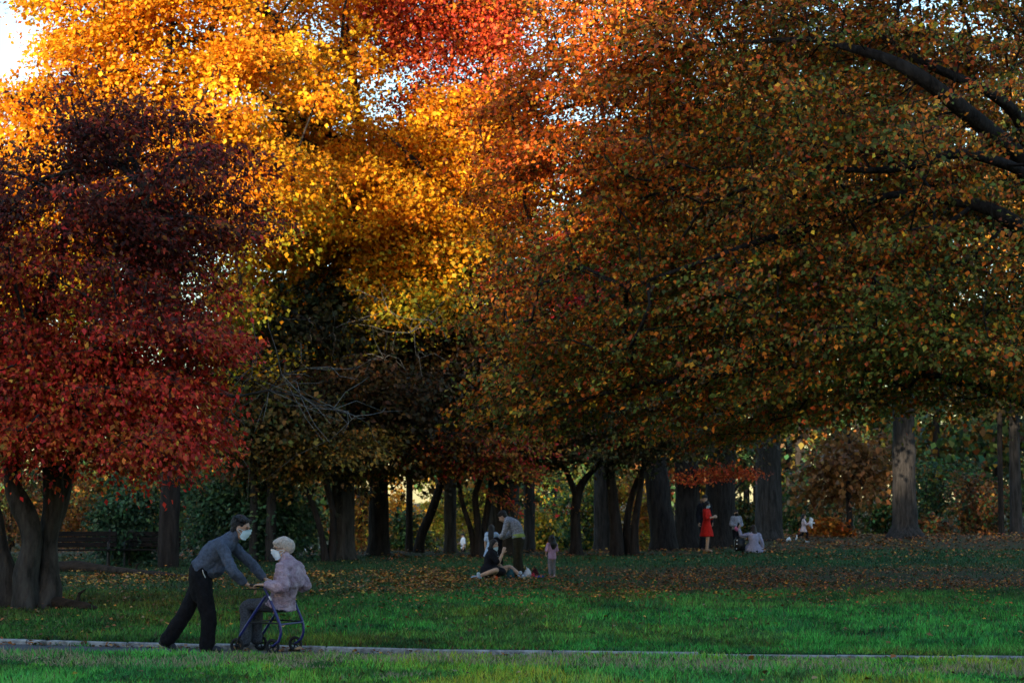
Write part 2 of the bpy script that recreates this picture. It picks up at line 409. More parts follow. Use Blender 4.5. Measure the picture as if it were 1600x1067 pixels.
grass('grass', 190000, 25.5, 40, .085, .014, 1.2)
grass('grass', 90000, 40, 70, .08, .016)
grass('grass', 30000, 70, 100, .09, .02)

AUT = [(.46, .26, .05), (.50, .20, .03), (.34, .11, .03), (.17, .08, .035), (.09, .045, .022), (.30, .20, .10)]
def ground_leaves(name, n, pick, size, w, lift=.02):
    x, y = pick(n); n = len(x); p = np.stack([x, y, gz(x, y) + lift * R.uniform(.4, 2.2, n)], -1)
    a = R.random(n) * 6.283; tip = np.stack([np.cos(a), np.sin(a), R.normal(0, .35, n)], -1); nor = np.stack([R.normal(0, .4, n), R.normal(0, .4, n), np.ones(n)], -1)
    v, F, q = leaves(p, tip, nor, size * R.uniform(.6, 1.3, n), .8)
    o = npmesh(name, v, F, M_DRY, col=np.repeat(pal(n, AUT, w, .25), q, 0)); o['kind'] = 'stuff'
def pick_band(x0, x1, y0, y1, wob, cut=.35):
    def f(n):
        y = R.uniform(y0 - wob, y1 + wob, n); x = R.uniform(x0, x1, n); m = fnoise(np.stack([x * .3, y * .16, x * 0], -1), 71); m2 = fnoise(np.stack([x * 1.2, y * .8, x * 0], -1), 72)
        e = sstep(y0 - wob, y0 + wob * .6, y + (m - .5) * wob * 2) * (1 - sstep(y1 - wob * .6, y1 + wob, y + (m - .5) * wob * 2))
        t = y - kerb_y(x); ok = (R.random(n) < e * sstep(cut, cut + .18, m2)) & (np.abs(x) < y * .255 + 5); return x[ok], y[ok]
    return f
ground_leaves('fallen_leaves', 22000, pick_band(-17, -1.0, 42, 49, 5, .38), .075, [5, 4, 2.5, 2, 1, 1], .04)
ground_leaves('fallen_leaves', 44000, pick_band(-3, 17, 37.5, 51, 6, .40), .058, [.6, 2.6, 5, 4, 2.2, .6], .045)
ground_leaves('fallen_leaves', 20000, pick_band(-18, 22, 61, 84, 3, .42), .095, [.5, 1.4, 3.5, 4, 4, .6], .04)
ground_leaves('fallen_leaves', 9000, pick_band(7, 28, 82, 104, 3, .36), .12, [.4, 1.2, 3.5, 4, 3, .6], .04)
ground_leaves('fallen_leaves', 2600, lambda n: in_view(n, 28, 62), .058, [1.2, 1.5, 2, 3, 3, 2], .04)
ground_leaves('fallen_leaves', 1500, pick_band(-14, -3.5, 27, 40, 3, .3), .06, [.6, 1, 4, 3, 2, 1], .05)
def pick_near(n):
    x, y = in_view(n, 16.8, 28); t = y - kerb_y(x); ok = (t > .15) | (t < -2.1); return x[ok], y[ok]
ground_leaves('fallen_leaves', 130, pick_near, .075, [.5, .6, 1.5, 3, 3, 3], .045)
def pick_kerb(n):
    x = R.uniform(-7, 6, n); return x, kerb_y(x) - np.abs(R.normal(0, .10, n)) - .02
ground_leaves('fallen_leaves', 620, pick_kerb, .055, [.2, .8, 2.5, 3, 2, 2], .03)

# ------------------------------------------------------------------ the big trees
def C(*a): return lambda p: pal(len(p), *a)
def at4(px, py, Y, r): return (*at(px, py, Y), r)

# golden trees behind the dark red maple
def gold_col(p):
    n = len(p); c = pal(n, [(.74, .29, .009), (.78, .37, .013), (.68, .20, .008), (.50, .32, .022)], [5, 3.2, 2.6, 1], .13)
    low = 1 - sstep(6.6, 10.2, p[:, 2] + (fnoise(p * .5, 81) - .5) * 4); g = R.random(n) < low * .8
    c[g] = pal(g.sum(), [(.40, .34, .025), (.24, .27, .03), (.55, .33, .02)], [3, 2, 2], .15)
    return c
LIMBS = [(330, 150, 400, 137), (400, 137, 470, 120), (425, 165, 510, 203), (400, 185, 490, 230), (270, 18, 345, 28), (345, 28, 425, 12), (610, 215, 690, 290)]
def holes(p, segs, w, ymax):
    px = 800 + p[:, 0] / p[:, 1] * FPX; py = 777 - (p[:, 2] - EYE) / p[:, 1] * FPX; keep = np.ones(len(p), bool)
    for ax, ay, cx, cy_ in segs:
        t = np.clip(((px - ax) * (cx - ax) + (py - ay) * (cy_ - ay)) / ((cx - ax) ** 2 + (cy_ - ay) ** 2), 0, 1); keep &= (np.hypot(px - ax - t * (cx - ax), py - ay - t * (cy_ - ay)) > w) | (p[:, 1] > ymax)
    return keep
g1 = W(265, 885); Y1 = g1[1]
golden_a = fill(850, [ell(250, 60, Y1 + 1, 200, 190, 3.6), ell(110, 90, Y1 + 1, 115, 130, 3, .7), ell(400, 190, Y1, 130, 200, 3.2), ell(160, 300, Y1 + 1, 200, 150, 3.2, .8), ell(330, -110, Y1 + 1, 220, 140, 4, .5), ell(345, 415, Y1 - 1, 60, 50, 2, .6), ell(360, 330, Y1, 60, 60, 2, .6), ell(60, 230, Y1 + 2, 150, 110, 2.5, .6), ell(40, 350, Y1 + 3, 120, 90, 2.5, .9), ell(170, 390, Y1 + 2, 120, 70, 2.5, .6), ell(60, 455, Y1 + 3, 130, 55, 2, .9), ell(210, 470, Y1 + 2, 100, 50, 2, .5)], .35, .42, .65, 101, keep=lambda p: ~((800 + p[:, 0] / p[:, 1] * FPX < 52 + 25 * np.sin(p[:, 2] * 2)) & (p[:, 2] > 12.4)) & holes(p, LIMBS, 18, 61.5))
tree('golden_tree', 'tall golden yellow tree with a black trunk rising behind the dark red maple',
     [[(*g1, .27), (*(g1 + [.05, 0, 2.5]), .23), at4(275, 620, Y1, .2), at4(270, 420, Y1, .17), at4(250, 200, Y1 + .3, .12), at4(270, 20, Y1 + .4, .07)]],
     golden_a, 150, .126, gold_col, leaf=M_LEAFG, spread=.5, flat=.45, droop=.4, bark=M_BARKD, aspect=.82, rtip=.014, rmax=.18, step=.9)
g2 = W(592, 868); Y2 = g2[1]
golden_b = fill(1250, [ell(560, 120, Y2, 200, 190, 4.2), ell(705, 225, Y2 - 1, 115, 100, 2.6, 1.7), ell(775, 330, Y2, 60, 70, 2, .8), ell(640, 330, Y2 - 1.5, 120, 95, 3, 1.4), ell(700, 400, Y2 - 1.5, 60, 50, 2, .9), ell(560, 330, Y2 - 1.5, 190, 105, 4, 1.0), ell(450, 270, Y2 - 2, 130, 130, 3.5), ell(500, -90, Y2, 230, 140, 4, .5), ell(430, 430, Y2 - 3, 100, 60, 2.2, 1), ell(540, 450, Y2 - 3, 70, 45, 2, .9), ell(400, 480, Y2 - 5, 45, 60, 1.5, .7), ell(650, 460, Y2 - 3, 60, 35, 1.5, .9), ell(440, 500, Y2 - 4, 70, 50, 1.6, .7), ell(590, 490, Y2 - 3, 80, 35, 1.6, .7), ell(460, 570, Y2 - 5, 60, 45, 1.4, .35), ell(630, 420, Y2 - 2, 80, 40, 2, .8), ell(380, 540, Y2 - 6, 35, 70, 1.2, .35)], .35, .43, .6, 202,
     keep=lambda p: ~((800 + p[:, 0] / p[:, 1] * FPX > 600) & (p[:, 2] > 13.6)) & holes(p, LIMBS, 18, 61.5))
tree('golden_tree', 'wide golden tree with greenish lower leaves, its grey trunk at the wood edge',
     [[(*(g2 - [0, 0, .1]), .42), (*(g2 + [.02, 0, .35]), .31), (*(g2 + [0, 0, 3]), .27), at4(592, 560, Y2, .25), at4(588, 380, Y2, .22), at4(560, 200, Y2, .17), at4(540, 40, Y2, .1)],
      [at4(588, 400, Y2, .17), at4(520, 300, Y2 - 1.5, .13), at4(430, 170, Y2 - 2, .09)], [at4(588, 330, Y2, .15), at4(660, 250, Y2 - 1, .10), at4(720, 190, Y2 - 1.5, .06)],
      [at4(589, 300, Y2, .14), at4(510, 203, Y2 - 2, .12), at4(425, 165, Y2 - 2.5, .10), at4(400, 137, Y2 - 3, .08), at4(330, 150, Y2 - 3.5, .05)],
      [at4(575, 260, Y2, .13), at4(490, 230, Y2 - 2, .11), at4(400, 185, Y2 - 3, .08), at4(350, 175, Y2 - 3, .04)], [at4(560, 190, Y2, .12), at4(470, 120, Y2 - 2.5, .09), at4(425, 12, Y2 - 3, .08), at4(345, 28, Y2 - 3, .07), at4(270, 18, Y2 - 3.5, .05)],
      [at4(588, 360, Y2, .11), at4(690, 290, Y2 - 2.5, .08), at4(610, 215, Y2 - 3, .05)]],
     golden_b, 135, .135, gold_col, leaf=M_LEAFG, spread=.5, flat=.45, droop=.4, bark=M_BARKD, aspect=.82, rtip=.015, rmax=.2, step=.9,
     bare=np.array([at(a, b, Y2 - 5) for a, b in ((600, 470), (640, 520), (655, 560), (640, 590), (600, 560), (670, 500), (560, 500), (520, 520), (480, 500))]), group=None)

# red oak whose thick trunk stands behind the picnic
g3 = W(787, 864); Y3 = g3[1]
red_c = fill(250, [ell(a, b_, Y3 - 4 + R.uniform(-1, 1), r_, r_ * .62, 1.6) for a, b_, r_ in ((620, 70, 50), (660, 15, 55), (725, 20, 60), (700, 95, 50), (765, 70, 50), (640, 140, 45), (735, 150, 50), (790, 130, 45), (790, 10, 50), (690, -60, 70), (770, 195, 35), (600, 20, 35))], .2, .46, .9, 103)
tree('red_oak', 'tall tree with flame red crown on a massive grey trunk behind the picnic',
     [[(*(g3 - [0, 0, .15]), .66), (*(g3 + [0, 0, .5]), .50), (*(g3 + [.02, -.3, 3]), .43), at4(778, 560, Y3 - 1, .38), at4(770, 330, Y3 - 2.6, .25), at4(764, 160, Y3 - 3.4, .17), at4(757, 0, Y3 - 4, .12)]],
     red_c, 120, .14, C([(.52, .075, .018), (.45, .05, .02), (.55, .16, .02), (.30, .03, .02)], [4, 3, 2, 1]), spread=.6, flat=.6, rtip=.014, rmax=.13, step=1.0)

# dark copper tree between, low hanging and in deep shade
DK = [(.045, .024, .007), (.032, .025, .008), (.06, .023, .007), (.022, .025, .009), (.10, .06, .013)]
g4 = W(536, 873); Y4 = g4[1]
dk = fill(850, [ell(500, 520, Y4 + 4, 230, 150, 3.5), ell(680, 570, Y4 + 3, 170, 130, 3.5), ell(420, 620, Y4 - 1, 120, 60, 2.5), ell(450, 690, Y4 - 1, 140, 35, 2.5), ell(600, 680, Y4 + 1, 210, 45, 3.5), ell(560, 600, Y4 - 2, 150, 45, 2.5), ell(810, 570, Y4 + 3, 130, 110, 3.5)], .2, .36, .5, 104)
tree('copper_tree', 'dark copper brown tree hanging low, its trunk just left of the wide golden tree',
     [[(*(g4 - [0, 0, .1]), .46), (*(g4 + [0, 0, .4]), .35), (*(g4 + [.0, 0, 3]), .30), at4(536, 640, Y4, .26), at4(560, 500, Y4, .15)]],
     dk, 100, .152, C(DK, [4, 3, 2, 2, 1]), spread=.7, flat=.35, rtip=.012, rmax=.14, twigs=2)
g5 = W(704, 862); Y5 = g5[1]
d5 = fill(150, [ell(740, 410, Y5 - 4, 90, 40, 2.4), ell(800, 450, Y5 - 4, 110, 55, 2.5), ell(880, 400, Y5 - 4, 60, 60, 2)], .2, .38, .6, 105)
tree('red_maple', 'slim tree with crimson foliage showing between the golden crown and the beech',
     [[(*g5, .25), (*(g5 + [0, 0, .4]), .2), (*(g5 + [0, 0, 3]), .17), at4(716, 620, Y5 - 1, .15), at4(740, 470, Y5 - 3, .1)]],
     d5, 110, .12, C([(.42, .018, .02), (.25, .015, .02), (.36, .05, .02), (.10, .015, .025)], [3, 2, 2, 1.5]), spread=.6, flat=.35, rtip=.011, rmax=.1)

# the dark red maple on the left
m0 = W(42, 950); Ym = m0[1]
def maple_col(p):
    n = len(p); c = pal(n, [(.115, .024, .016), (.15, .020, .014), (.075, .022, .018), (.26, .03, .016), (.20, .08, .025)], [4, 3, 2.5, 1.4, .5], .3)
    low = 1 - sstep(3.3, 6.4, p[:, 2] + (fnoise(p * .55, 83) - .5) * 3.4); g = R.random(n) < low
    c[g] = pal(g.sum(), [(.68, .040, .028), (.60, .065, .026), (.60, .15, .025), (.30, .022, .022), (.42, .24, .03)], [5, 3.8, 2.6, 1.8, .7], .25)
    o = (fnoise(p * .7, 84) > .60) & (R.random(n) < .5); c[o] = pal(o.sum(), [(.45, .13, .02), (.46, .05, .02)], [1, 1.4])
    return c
mp_ell = [ell(a, b_, Ym - c_ + R.uniform(-.6, .6), d_ * R.uniform(.8, 1.1), R.uniform(30, 40) if b_ > 600 else R.uniform(38, 66), R.uniform(1.6, 2.4), w_) for a, b_, c_, d_, w_ in ((a0, b0_ - (28 if b0_ > 630 else 0), c0, d0, w0) for a0, b0_, c0, d0, w0 in ((125, 190, 0, 110, .8), (225, 222, .3, 135, 1), (50, 275, 0, 140, 1), (225, 300, .5, 140, 1.1), (90, 350, .3, 170, 1.2), (270, 375, .6, 110, 1), (30, 425, .4, 150, 1), (200, 445, .8, 165, 1.2), (60, 510, .8, 160, 1.1), (260, 520, .8, 100, 1),
          (90, 575, 1, 165, 1.3), (265, 600, 1.1, 50, .9), (30, 640, 1, 150, 1.1), (180, 655, 1.2, 115, 1.2), (285, 690, 1.3, 36, .6), (150, 590, .4, 120, 1), (80, 705, 1, 160, 1.1), (210, 725, .8, 80, .5), (-100, 330, 0, 120, .5), (-100, 520, 0, 130, .5), (365, 345, .3, 55, .3), (330, 265, .6, 60, .35)))]
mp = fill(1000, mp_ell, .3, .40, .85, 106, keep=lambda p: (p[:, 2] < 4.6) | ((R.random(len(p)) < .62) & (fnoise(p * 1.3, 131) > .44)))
def v(px, py, dy, r): return at4(px, py, Ym + dy, r)
tree('dark_red_maple', 'dark red maple with gnarled clustered trunks, brightest red on its lower boughs',
     [[v(74, 953, 0, .22), v(79, 900, 0, .16), v(75, 850, .1, .15), v(86, 790, .1, .16), v(80, 720, .1, .14), v(110, 600, 0, .12), v(200, 450, -.2, .09), v(230, 300, -.3, .065), v(190, 210, -.4, .03)],
      [v(40, 957, -.15, .24), v(40, 900, -.2, .19), v(52, 845, -.2, .16), v(42, 800, -.2, .17), v(20, 768, -.15, .14), v(18, 700, 0, .13), v(40, 560, .2, .11), v(90, 420, .2, .07), v(130, 230, 0, .03)],
      [v(14, 955, .3, .20), v(10, 900, .3, .16), v(-2, 850, .3, .15), v(-14, 780, .4, .12), v(-50, 600, .4, .11), v(-90, 430, .3, .06)],
      [v(58, 945, .45, .17), v(64, 880, .5, .13), v(92, 780, .6, .15), v(104, 740, .6, .12), v(140, 650, .3, .09), v(250, 590, -.4, .06), v(310, 580, -.6, .035)],
      [v(110, 600, 0, .10), v(180, 545, -1.2, .08), v(215, 520, -1.6, .05)],
      [v(230, 300, -.3, .05), v(280, 245, -.9, .04), v(330, 235, -1.2, .02)]],
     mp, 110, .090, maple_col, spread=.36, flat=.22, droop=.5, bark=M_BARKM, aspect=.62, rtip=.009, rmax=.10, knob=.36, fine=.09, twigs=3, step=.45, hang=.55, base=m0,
     bare=np.array([at(a, b, Ym - .6) for a, b in ((360, 565), (400, 570), (440, 585), (480, 575), (420, 610), (470, 620), (520, 640), (555, 650), (370, 620), (350, 660), (25, 455), (85, 185), (150, 180))]), bare_mat=M_LICHEN)

# the great beech filling the right half
Yb = 42.0; bx = 11.6
def beech_keep(p):
    px = 800 + p[:, 0] / p[:, 1] * FPX; py = 777 - (p[:, 2] - EYE) / p[:, 1] * FPX
    keep = (px < 1900) & (py > -350) | (R.random(len(p)) < .25)
    for (ax, ay, bx_, by_, w) in ((1385, 95, 1520, 190, 17), (1420, 95, 1540, 145, 9), (1380, 268, 1500, 235, 8), (1500, 235, 1600, 262, 12), (1545, 320, 1610, 365, 12), (1430, 585, 1600, 640, 22)):
        t = np.clip(((px - ax) * (bx_ - ax) + (py - ay) * (by_ - ay)) / ((bx_ - ax) ** 2 + (by_ - ay) ** 2), 0, 1); d = np.hypot(px - ax - t * (bx_ - ax), py - ay - t * (by_ - ay))
        keep &= (d > w) | (p[:, 1] > 41)
    return keep
be_ell = [ell(815, 230, Yb + 1, 70, 140, 3, 1.1), ell(1150, 260, Yb, 350, 330, 7), ell(1000, 130, Yb + 1, 230, 230, 6, .9), ell(1450, 330, Yb - 2.5, 330, 310, 6.5), ell(1250, 500, Yb - 2, 330, 150, 5.5), ell(930, 470, Yb, 210, 160, 5), ell(800, 300, Yb + 1, 60, 45, 2, .5), ell(1500, 560, Yb - 3, 240, 80, 5),
          ell(860, 600, Yb + .5, 150, 75, 4), ell(1080, 620, Yb, 240, 70, 5), ell(1400, 10, Yb, 350, 180, 6), ell(1000, -80, Yb + 1, 250, 150, 6, .7), ell(1800, 400, Yb, 350, 320, 7, .25)]
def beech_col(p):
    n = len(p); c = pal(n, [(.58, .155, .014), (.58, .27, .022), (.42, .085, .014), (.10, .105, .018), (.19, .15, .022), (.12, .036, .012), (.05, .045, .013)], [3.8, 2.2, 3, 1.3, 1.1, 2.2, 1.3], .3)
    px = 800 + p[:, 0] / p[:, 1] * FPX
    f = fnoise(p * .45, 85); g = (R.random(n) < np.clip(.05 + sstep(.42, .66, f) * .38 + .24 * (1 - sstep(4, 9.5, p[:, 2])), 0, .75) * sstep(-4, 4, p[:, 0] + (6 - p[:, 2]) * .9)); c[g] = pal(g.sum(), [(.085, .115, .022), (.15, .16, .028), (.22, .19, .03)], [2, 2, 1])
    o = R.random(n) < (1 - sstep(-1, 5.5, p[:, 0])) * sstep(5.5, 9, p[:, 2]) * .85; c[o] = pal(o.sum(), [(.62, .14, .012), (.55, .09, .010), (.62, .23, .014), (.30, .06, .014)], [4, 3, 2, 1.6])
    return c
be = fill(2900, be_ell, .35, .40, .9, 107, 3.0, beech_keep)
def bl(px, py, Y, r): return at4(px, py, Y, r)
b0 = np.array([bx, Yb + 1, float(gz(bx, Yb + 1))])
tree('beech_tree', 'great spreading beech of orange and green leaves drooping over the lawn',
     [[(*b0, .95), (*(b0 + [0, 0, .6]), .72), (*(b0 + [-.1, 0, 2.5]), .62), (*(b0 + [-.3, -.2, 5]), .52), (*(b0 + [-.5, -.3, 9]), .38), (*(b0 + [-.7, 0, 13]), .22)],
      [(*(b0 + [-.3, -.3, 5.0]), .34), bl(1600, 250, 38.5, .18), bl(1500, 168, 37.2, .15), bl(1440, 120, 36.6, .135), bl(1385, 90, 36.6, .10), bl(1270, 60, 38.5, .05), bl(1100, 70, 39, .03)],
      [(*(b0 + [-.3, -.3, 5.5]), .26), bl(1590, 175, 38.6, .11), bl(1540, 140, 38, .09), bl(1440, 98, 37.8, .075), bl(1300, 10, 40, .04)],
      [(*(b0 + [-.3, -.4, 4.4]), .26), bl(1600, 265, 37.4, .10), bl(1500, 235, 36.6, .085), bl(1440, 258, 36.4, .07), bl(1380, 268, 36.4, .06), bl(1250, 262, 37.5, .04), bl(1100, 320, 39, .025)],
      [(*(b0 + [-.2, -.3, 3.4]), .28), bl(1610, 365, 38, .17), bl(1545, 322, 37.8, .12), bl(1400, 300, 39, .07), bl(1180, 380, 37.8, .06), bl(980, 450, 38.5, .03)],
      [(*(b0 + [-.2, 0, 2.8]), .28), bl(1600, 625, 41.5, .10), bl(1430, 580, 41, .07), bl(1250, 570, 40, .05), bl(1000, 600, 40, .05), bl(850, 640, 41, .02)],
      [(*(b0 + [-.4, 0, 6.5]), .26), bl(1420, 260, 43, .15), bl(1180, 180, 44, .1), bl(950, 150, 44.5, .06), bl(840, 180, 44, .03)]],
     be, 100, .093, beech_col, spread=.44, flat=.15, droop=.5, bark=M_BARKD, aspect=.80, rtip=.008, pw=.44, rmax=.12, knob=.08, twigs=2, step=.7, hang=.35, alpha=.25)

# ------------------------------------------------------------------ the row of trunks under and behind the big crowns
def crown_over(px, py, Y, rx, ry, dep, n, seed): return fill(n, [ell(px, py, Y, rx, ry, dep), ell(px + rx * .4, py - ry * .5, Y, rx * .8, ry * .8, dep)], .2, .38, .5, seed)
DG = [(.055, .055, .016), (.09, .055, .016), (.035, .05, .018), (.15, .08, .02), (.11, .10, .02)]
def trunk_tree(px, by, w, label, top=520, lean=0, crown=None, cols=DG, wts=(3, 3, 2, 1.3, 1.3), bark=M_BARKS, per=56, name='park_tree', size=.31, flare=1.5):
    b = W(px, by); Y = b[1]; r = w / FPX * Y / 2
    st = [(*(b - [0, 0, .15]), r * flare), (*(b + [0, 0, .35 + r * .4]), r * 1.12), at4(px + lean * .45, by - (by - top) * .45, Y, r), at4(px + lean, top, Y, r * .75), at4(px + lean * 1.1, top - 130, Y, r * .4)]
    cx, cyy, rx, ry, dep, n = crown or (px, 560, 130, 120, 4.5, 90)
    A = crown_over(cx, cyy, Y, rx, ry, dep, n, int(px)) if n else np.zeros((0, 3))
    return tree(name, label, [st], A, per, size, C(cols, wts), spread=.85, flat=.4, rtip=.016, rmax=r * .5, knob=.12, twigs=1, bark=bark or M_BARK, step=1.1)
trunk_tree(827, 857, 16, 'slim straight trunk between the massive grey trunk and the pink-topped child', crown=(840, 640, 90, 55, 4, 45))
trunk_tree(942, 850, 27, 'broad straight trunk left of the leaning thin stems, dark crown above', crown=(920, 470, 150, 150, 5, 170))
trunk_tree(1073, 853, 36, 'thick dark trunk directly left of the woman in red', crown=(1060, 400, 180, 260, 5, 300), bark=M_BARKD)
trunk_tree(1122, 849, 44, 'thick dark trunk directly right of the woman in red', lean=14, crown=(1150, 380, 180, 260, 5, 300), cols=[(.45, .24, .03), (.40, .15, .02), (.12, .10, .02)], wts=(3, 2, 2), bark=M_BARKD)
trunk_tree(1036, 855, 36, 'dark trunk tilting left at its top, left of the paired thick trunks', lean=-34, crown=(990, 430, 160, 200, 5, 200), bark=M_BARKD)
trunk_tree(1200, 842, 38, 'big ribbed grey trunk behind the seated woman in lavender', crown=(1280, 380, 190, 290, 5, 330))
trunk_tree(1412, 839, 35, 'tall pale grey trunk with flared foot standing alone on the right', crown=(1420, 360, 200, 270, 5, 330), cols=[(.40, .20, .03), (.30, .12, .02), (.07, .07, .018)], wts=(1.5, 1.5, 3), flare=2.1)
trunk_tree(1585, 833, 17, 'straight grey trunk at the far right edge of the wood', crown=(1590, 380, 170, 290, 5, 280))
trunk_tree(1562, 834, 8, 'thin black trunk beside the rightmost grey trunk', crown=(1550, 600, 80, 60, 4, 40), bark=M_BARKD)
trunk_tree(1326, 836, 9, 'thin dark sapling trunk among copper leaves, right of the running girl', top=700, crown=(1320, 740, 75, 45, 3, 60), cols=[(.22, .10, .03), (.28, .13, .04), (.14, .07, .025)], wts=(3, 2, 2), bark=M_BARKD)
trunk_tree(397, 876, 12, 'slender grey trunk in the gap between the man and the seated woman', top=700, crown=(400, 660, 70, 50, 3, 36), flare=1.2, size=.15, per=120)
trunk_tree(424, 876, 15, 'grey trunk directly behind the seated woman in the beanie', top=700, crown=(430, 650, 70, 50, 3, 36), flare=1.2, size=.15, per=120)
trunk_tree(655, 862, 14, 'dark trunk bending sharply to the upper right, between two straight grey trunks', top=720, lean=45, crown=(690, 650, 80, 50, 3, 40), cols=[(.2, .12, .02), (.12, .08, .02), (.25, .10, .02)], wts=(2, 2, 1), bark=M_BARKD)

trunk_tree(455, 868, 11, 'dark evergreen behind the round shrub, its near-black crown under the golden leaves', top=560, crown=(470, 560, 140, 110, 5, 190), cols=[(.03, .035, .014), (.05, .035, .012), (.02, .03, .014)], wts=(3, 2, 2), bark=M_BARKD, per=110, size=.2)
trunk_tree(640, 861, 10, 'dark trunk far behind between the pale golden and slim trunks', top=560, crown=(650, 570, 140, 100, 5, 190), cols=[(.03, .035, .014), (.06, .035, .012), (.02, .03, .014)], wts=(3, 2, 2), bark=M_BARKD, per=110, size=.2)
# understorey maples with thin forked stems
def small_maple(name, label, stems, ells, n, cols, wts, per=95, size=.13, seed=1, bark=None, bare=None):
    A = fill(n, ells, .2, .40, .7, seed)
    return tree(name, label, stems, A, per, size, C(cols, wts, .25), spread=.6, flat=.16, droop=.25, rtip=.010, rmax=.07, knob=.15, twigs=2, bark=bark or M_BARKD, aspect=.62, step=.6, cat='small tree')
b = W(745, 871); Y = b[1]
def q(px, py, r, dy=0): return at4(px, py, Y + dy, r)
small_maple('forked_maple', 'small maple with dull orange and red layers on crooked thin stems left of the picnic',
    [[(*(b + [.06, 0, -.05]), .16), q(748, 845, .11), q(746, 800, .10), q(738, 775, .09), q(752, 748, .08), q(765, 700, .05)], [(*(b + [.08, .1, 0]), .13), q(756, 830, .10, .2), q(766, 770, .09, .3), q(770, 720, .06, .3)], [(*(b + [-.05, .1, 0]), .13), q(738, 830, .08, .1), q(722, 790, .07), q(716, 745, .06, -.2), q(706, 712, .04, -.3), q(660, 700, .02, -.4)]],
    [ell(700, 715, Y, 90, 30, 2.5), ell(800, 728, Y, 85, 22, 2.2), ell(640, 720, Y, 60, 26, 2), ell(760, 690, Y, 140, 28, 3), ell(800, 780, Y - .3, 60, 10, .8, .3)], 130, [(.40, .12, .02), (.36, .03, .025), (.36, .20, .03), (.18, .09, .02), (.14, .11, .02)], [3, 3, 2.4, 2, 1], seed=111)
b = W(510, 876); Y = b[1]
small_maple('forked_maple', 'small olive and amber maple on two thin bowed stems left of thick grey trunks',
    [[(*b, .12), q(505, 840, .085), q(490, 790, .075), q(473, 755, .06), q(450, 720, .03)], [(*(b + [.15, .1, 0]), .13), q(520, 840, .1, .1), q(522, 800, .09, .1), q(506, 745, .08, .1), q(520, 700, .04)]],
    [ell(470, 715, Y, 70, 30, 2), ell(550, 710, Y, 70, 34, 2.2), ell(505, 685, Y, 110, 30, 2.5)], 90, [(.16, .10, .02), (.26, .15, .025), (.08, .07, .02), (.3, .12, .02)], [3, 2, 3, 1], seed=112)
b = W(963, 868); Y = b[1]
small_maple('forked_maple', 'small dark tree on one thick and two slender stems leaning together',
    [[(*b, .22), q(963, 830, .18), q(958, 780, .16), q(952, 730, .13), q(950, 680, .07)], [(*(b + [.35, .3, 0]), .13), q(978, 820, .11, .3), q(985, 780, .10, .3), q(1002, 735, .08, .2), q(1030, 690, .04)], [(*(b + [.55, 0, 0]), .14), q(990, 830, .12), q(1000, 770, .09), q(1006, 720, .06)]],
    [ell(960, 690, Y, 130, 40, 3), ell(1080, 690, Y, 120, 38, 3), ell(1010, 650, Y, 150, 40, 3)], 150, [(.06, .055, .016), (.10, .05, .016), (.04, .05, .018)], [3, 2, 2], seed=113)
b = W(900, 868); Y = b[1]
small_maple('forked_maple', 'small dark tree with one stout trunk forking in a Y, right of the pink-topped child',
    [[(*(b - [0, 0, .1]), .24), q(900, 850, .17), q(898, 800, .15), q(903, 760, .13), q(925, 735, .08), q(950, 715, .04)], [q(900, 775, .11), q(888, 740, .08), q(870, 705, .04)]],
    [ell(900, 700, Y, 110, 32, 2.6), ell(850, 670, Y, 110, 34, 2.6)], 90, [(.07, .055, .016), (.13, .06, .018), (.05, .055, .02)], [3, 2, 2], seed=114)
b = W(1145, 846); Y = b[1]
small_maple('orange_maple', 'low boughs of bright orange-red leaves hanging above the woman in red',
    [[(*b, .10), q(1148, 800, .08), q(1140, 760, .06), q(1120, 735, .04)], [q(1144, 770, .05), q(1165, 745, .04), q(1180, 735, .02)]],
    [ell(1078, 742, Y - 8, 22, 12, 1, .8), ell(1140, 738, Y - 8, 42, 9, 1.2), ell(1100, 730, Y - 7, 60, 7, 1.2, .5)], 26, [(.62, .075, .02), (.55, .12, .02), (.45, .05, .02)], [3, 2, 1], per=80, size=.12, seed=115)

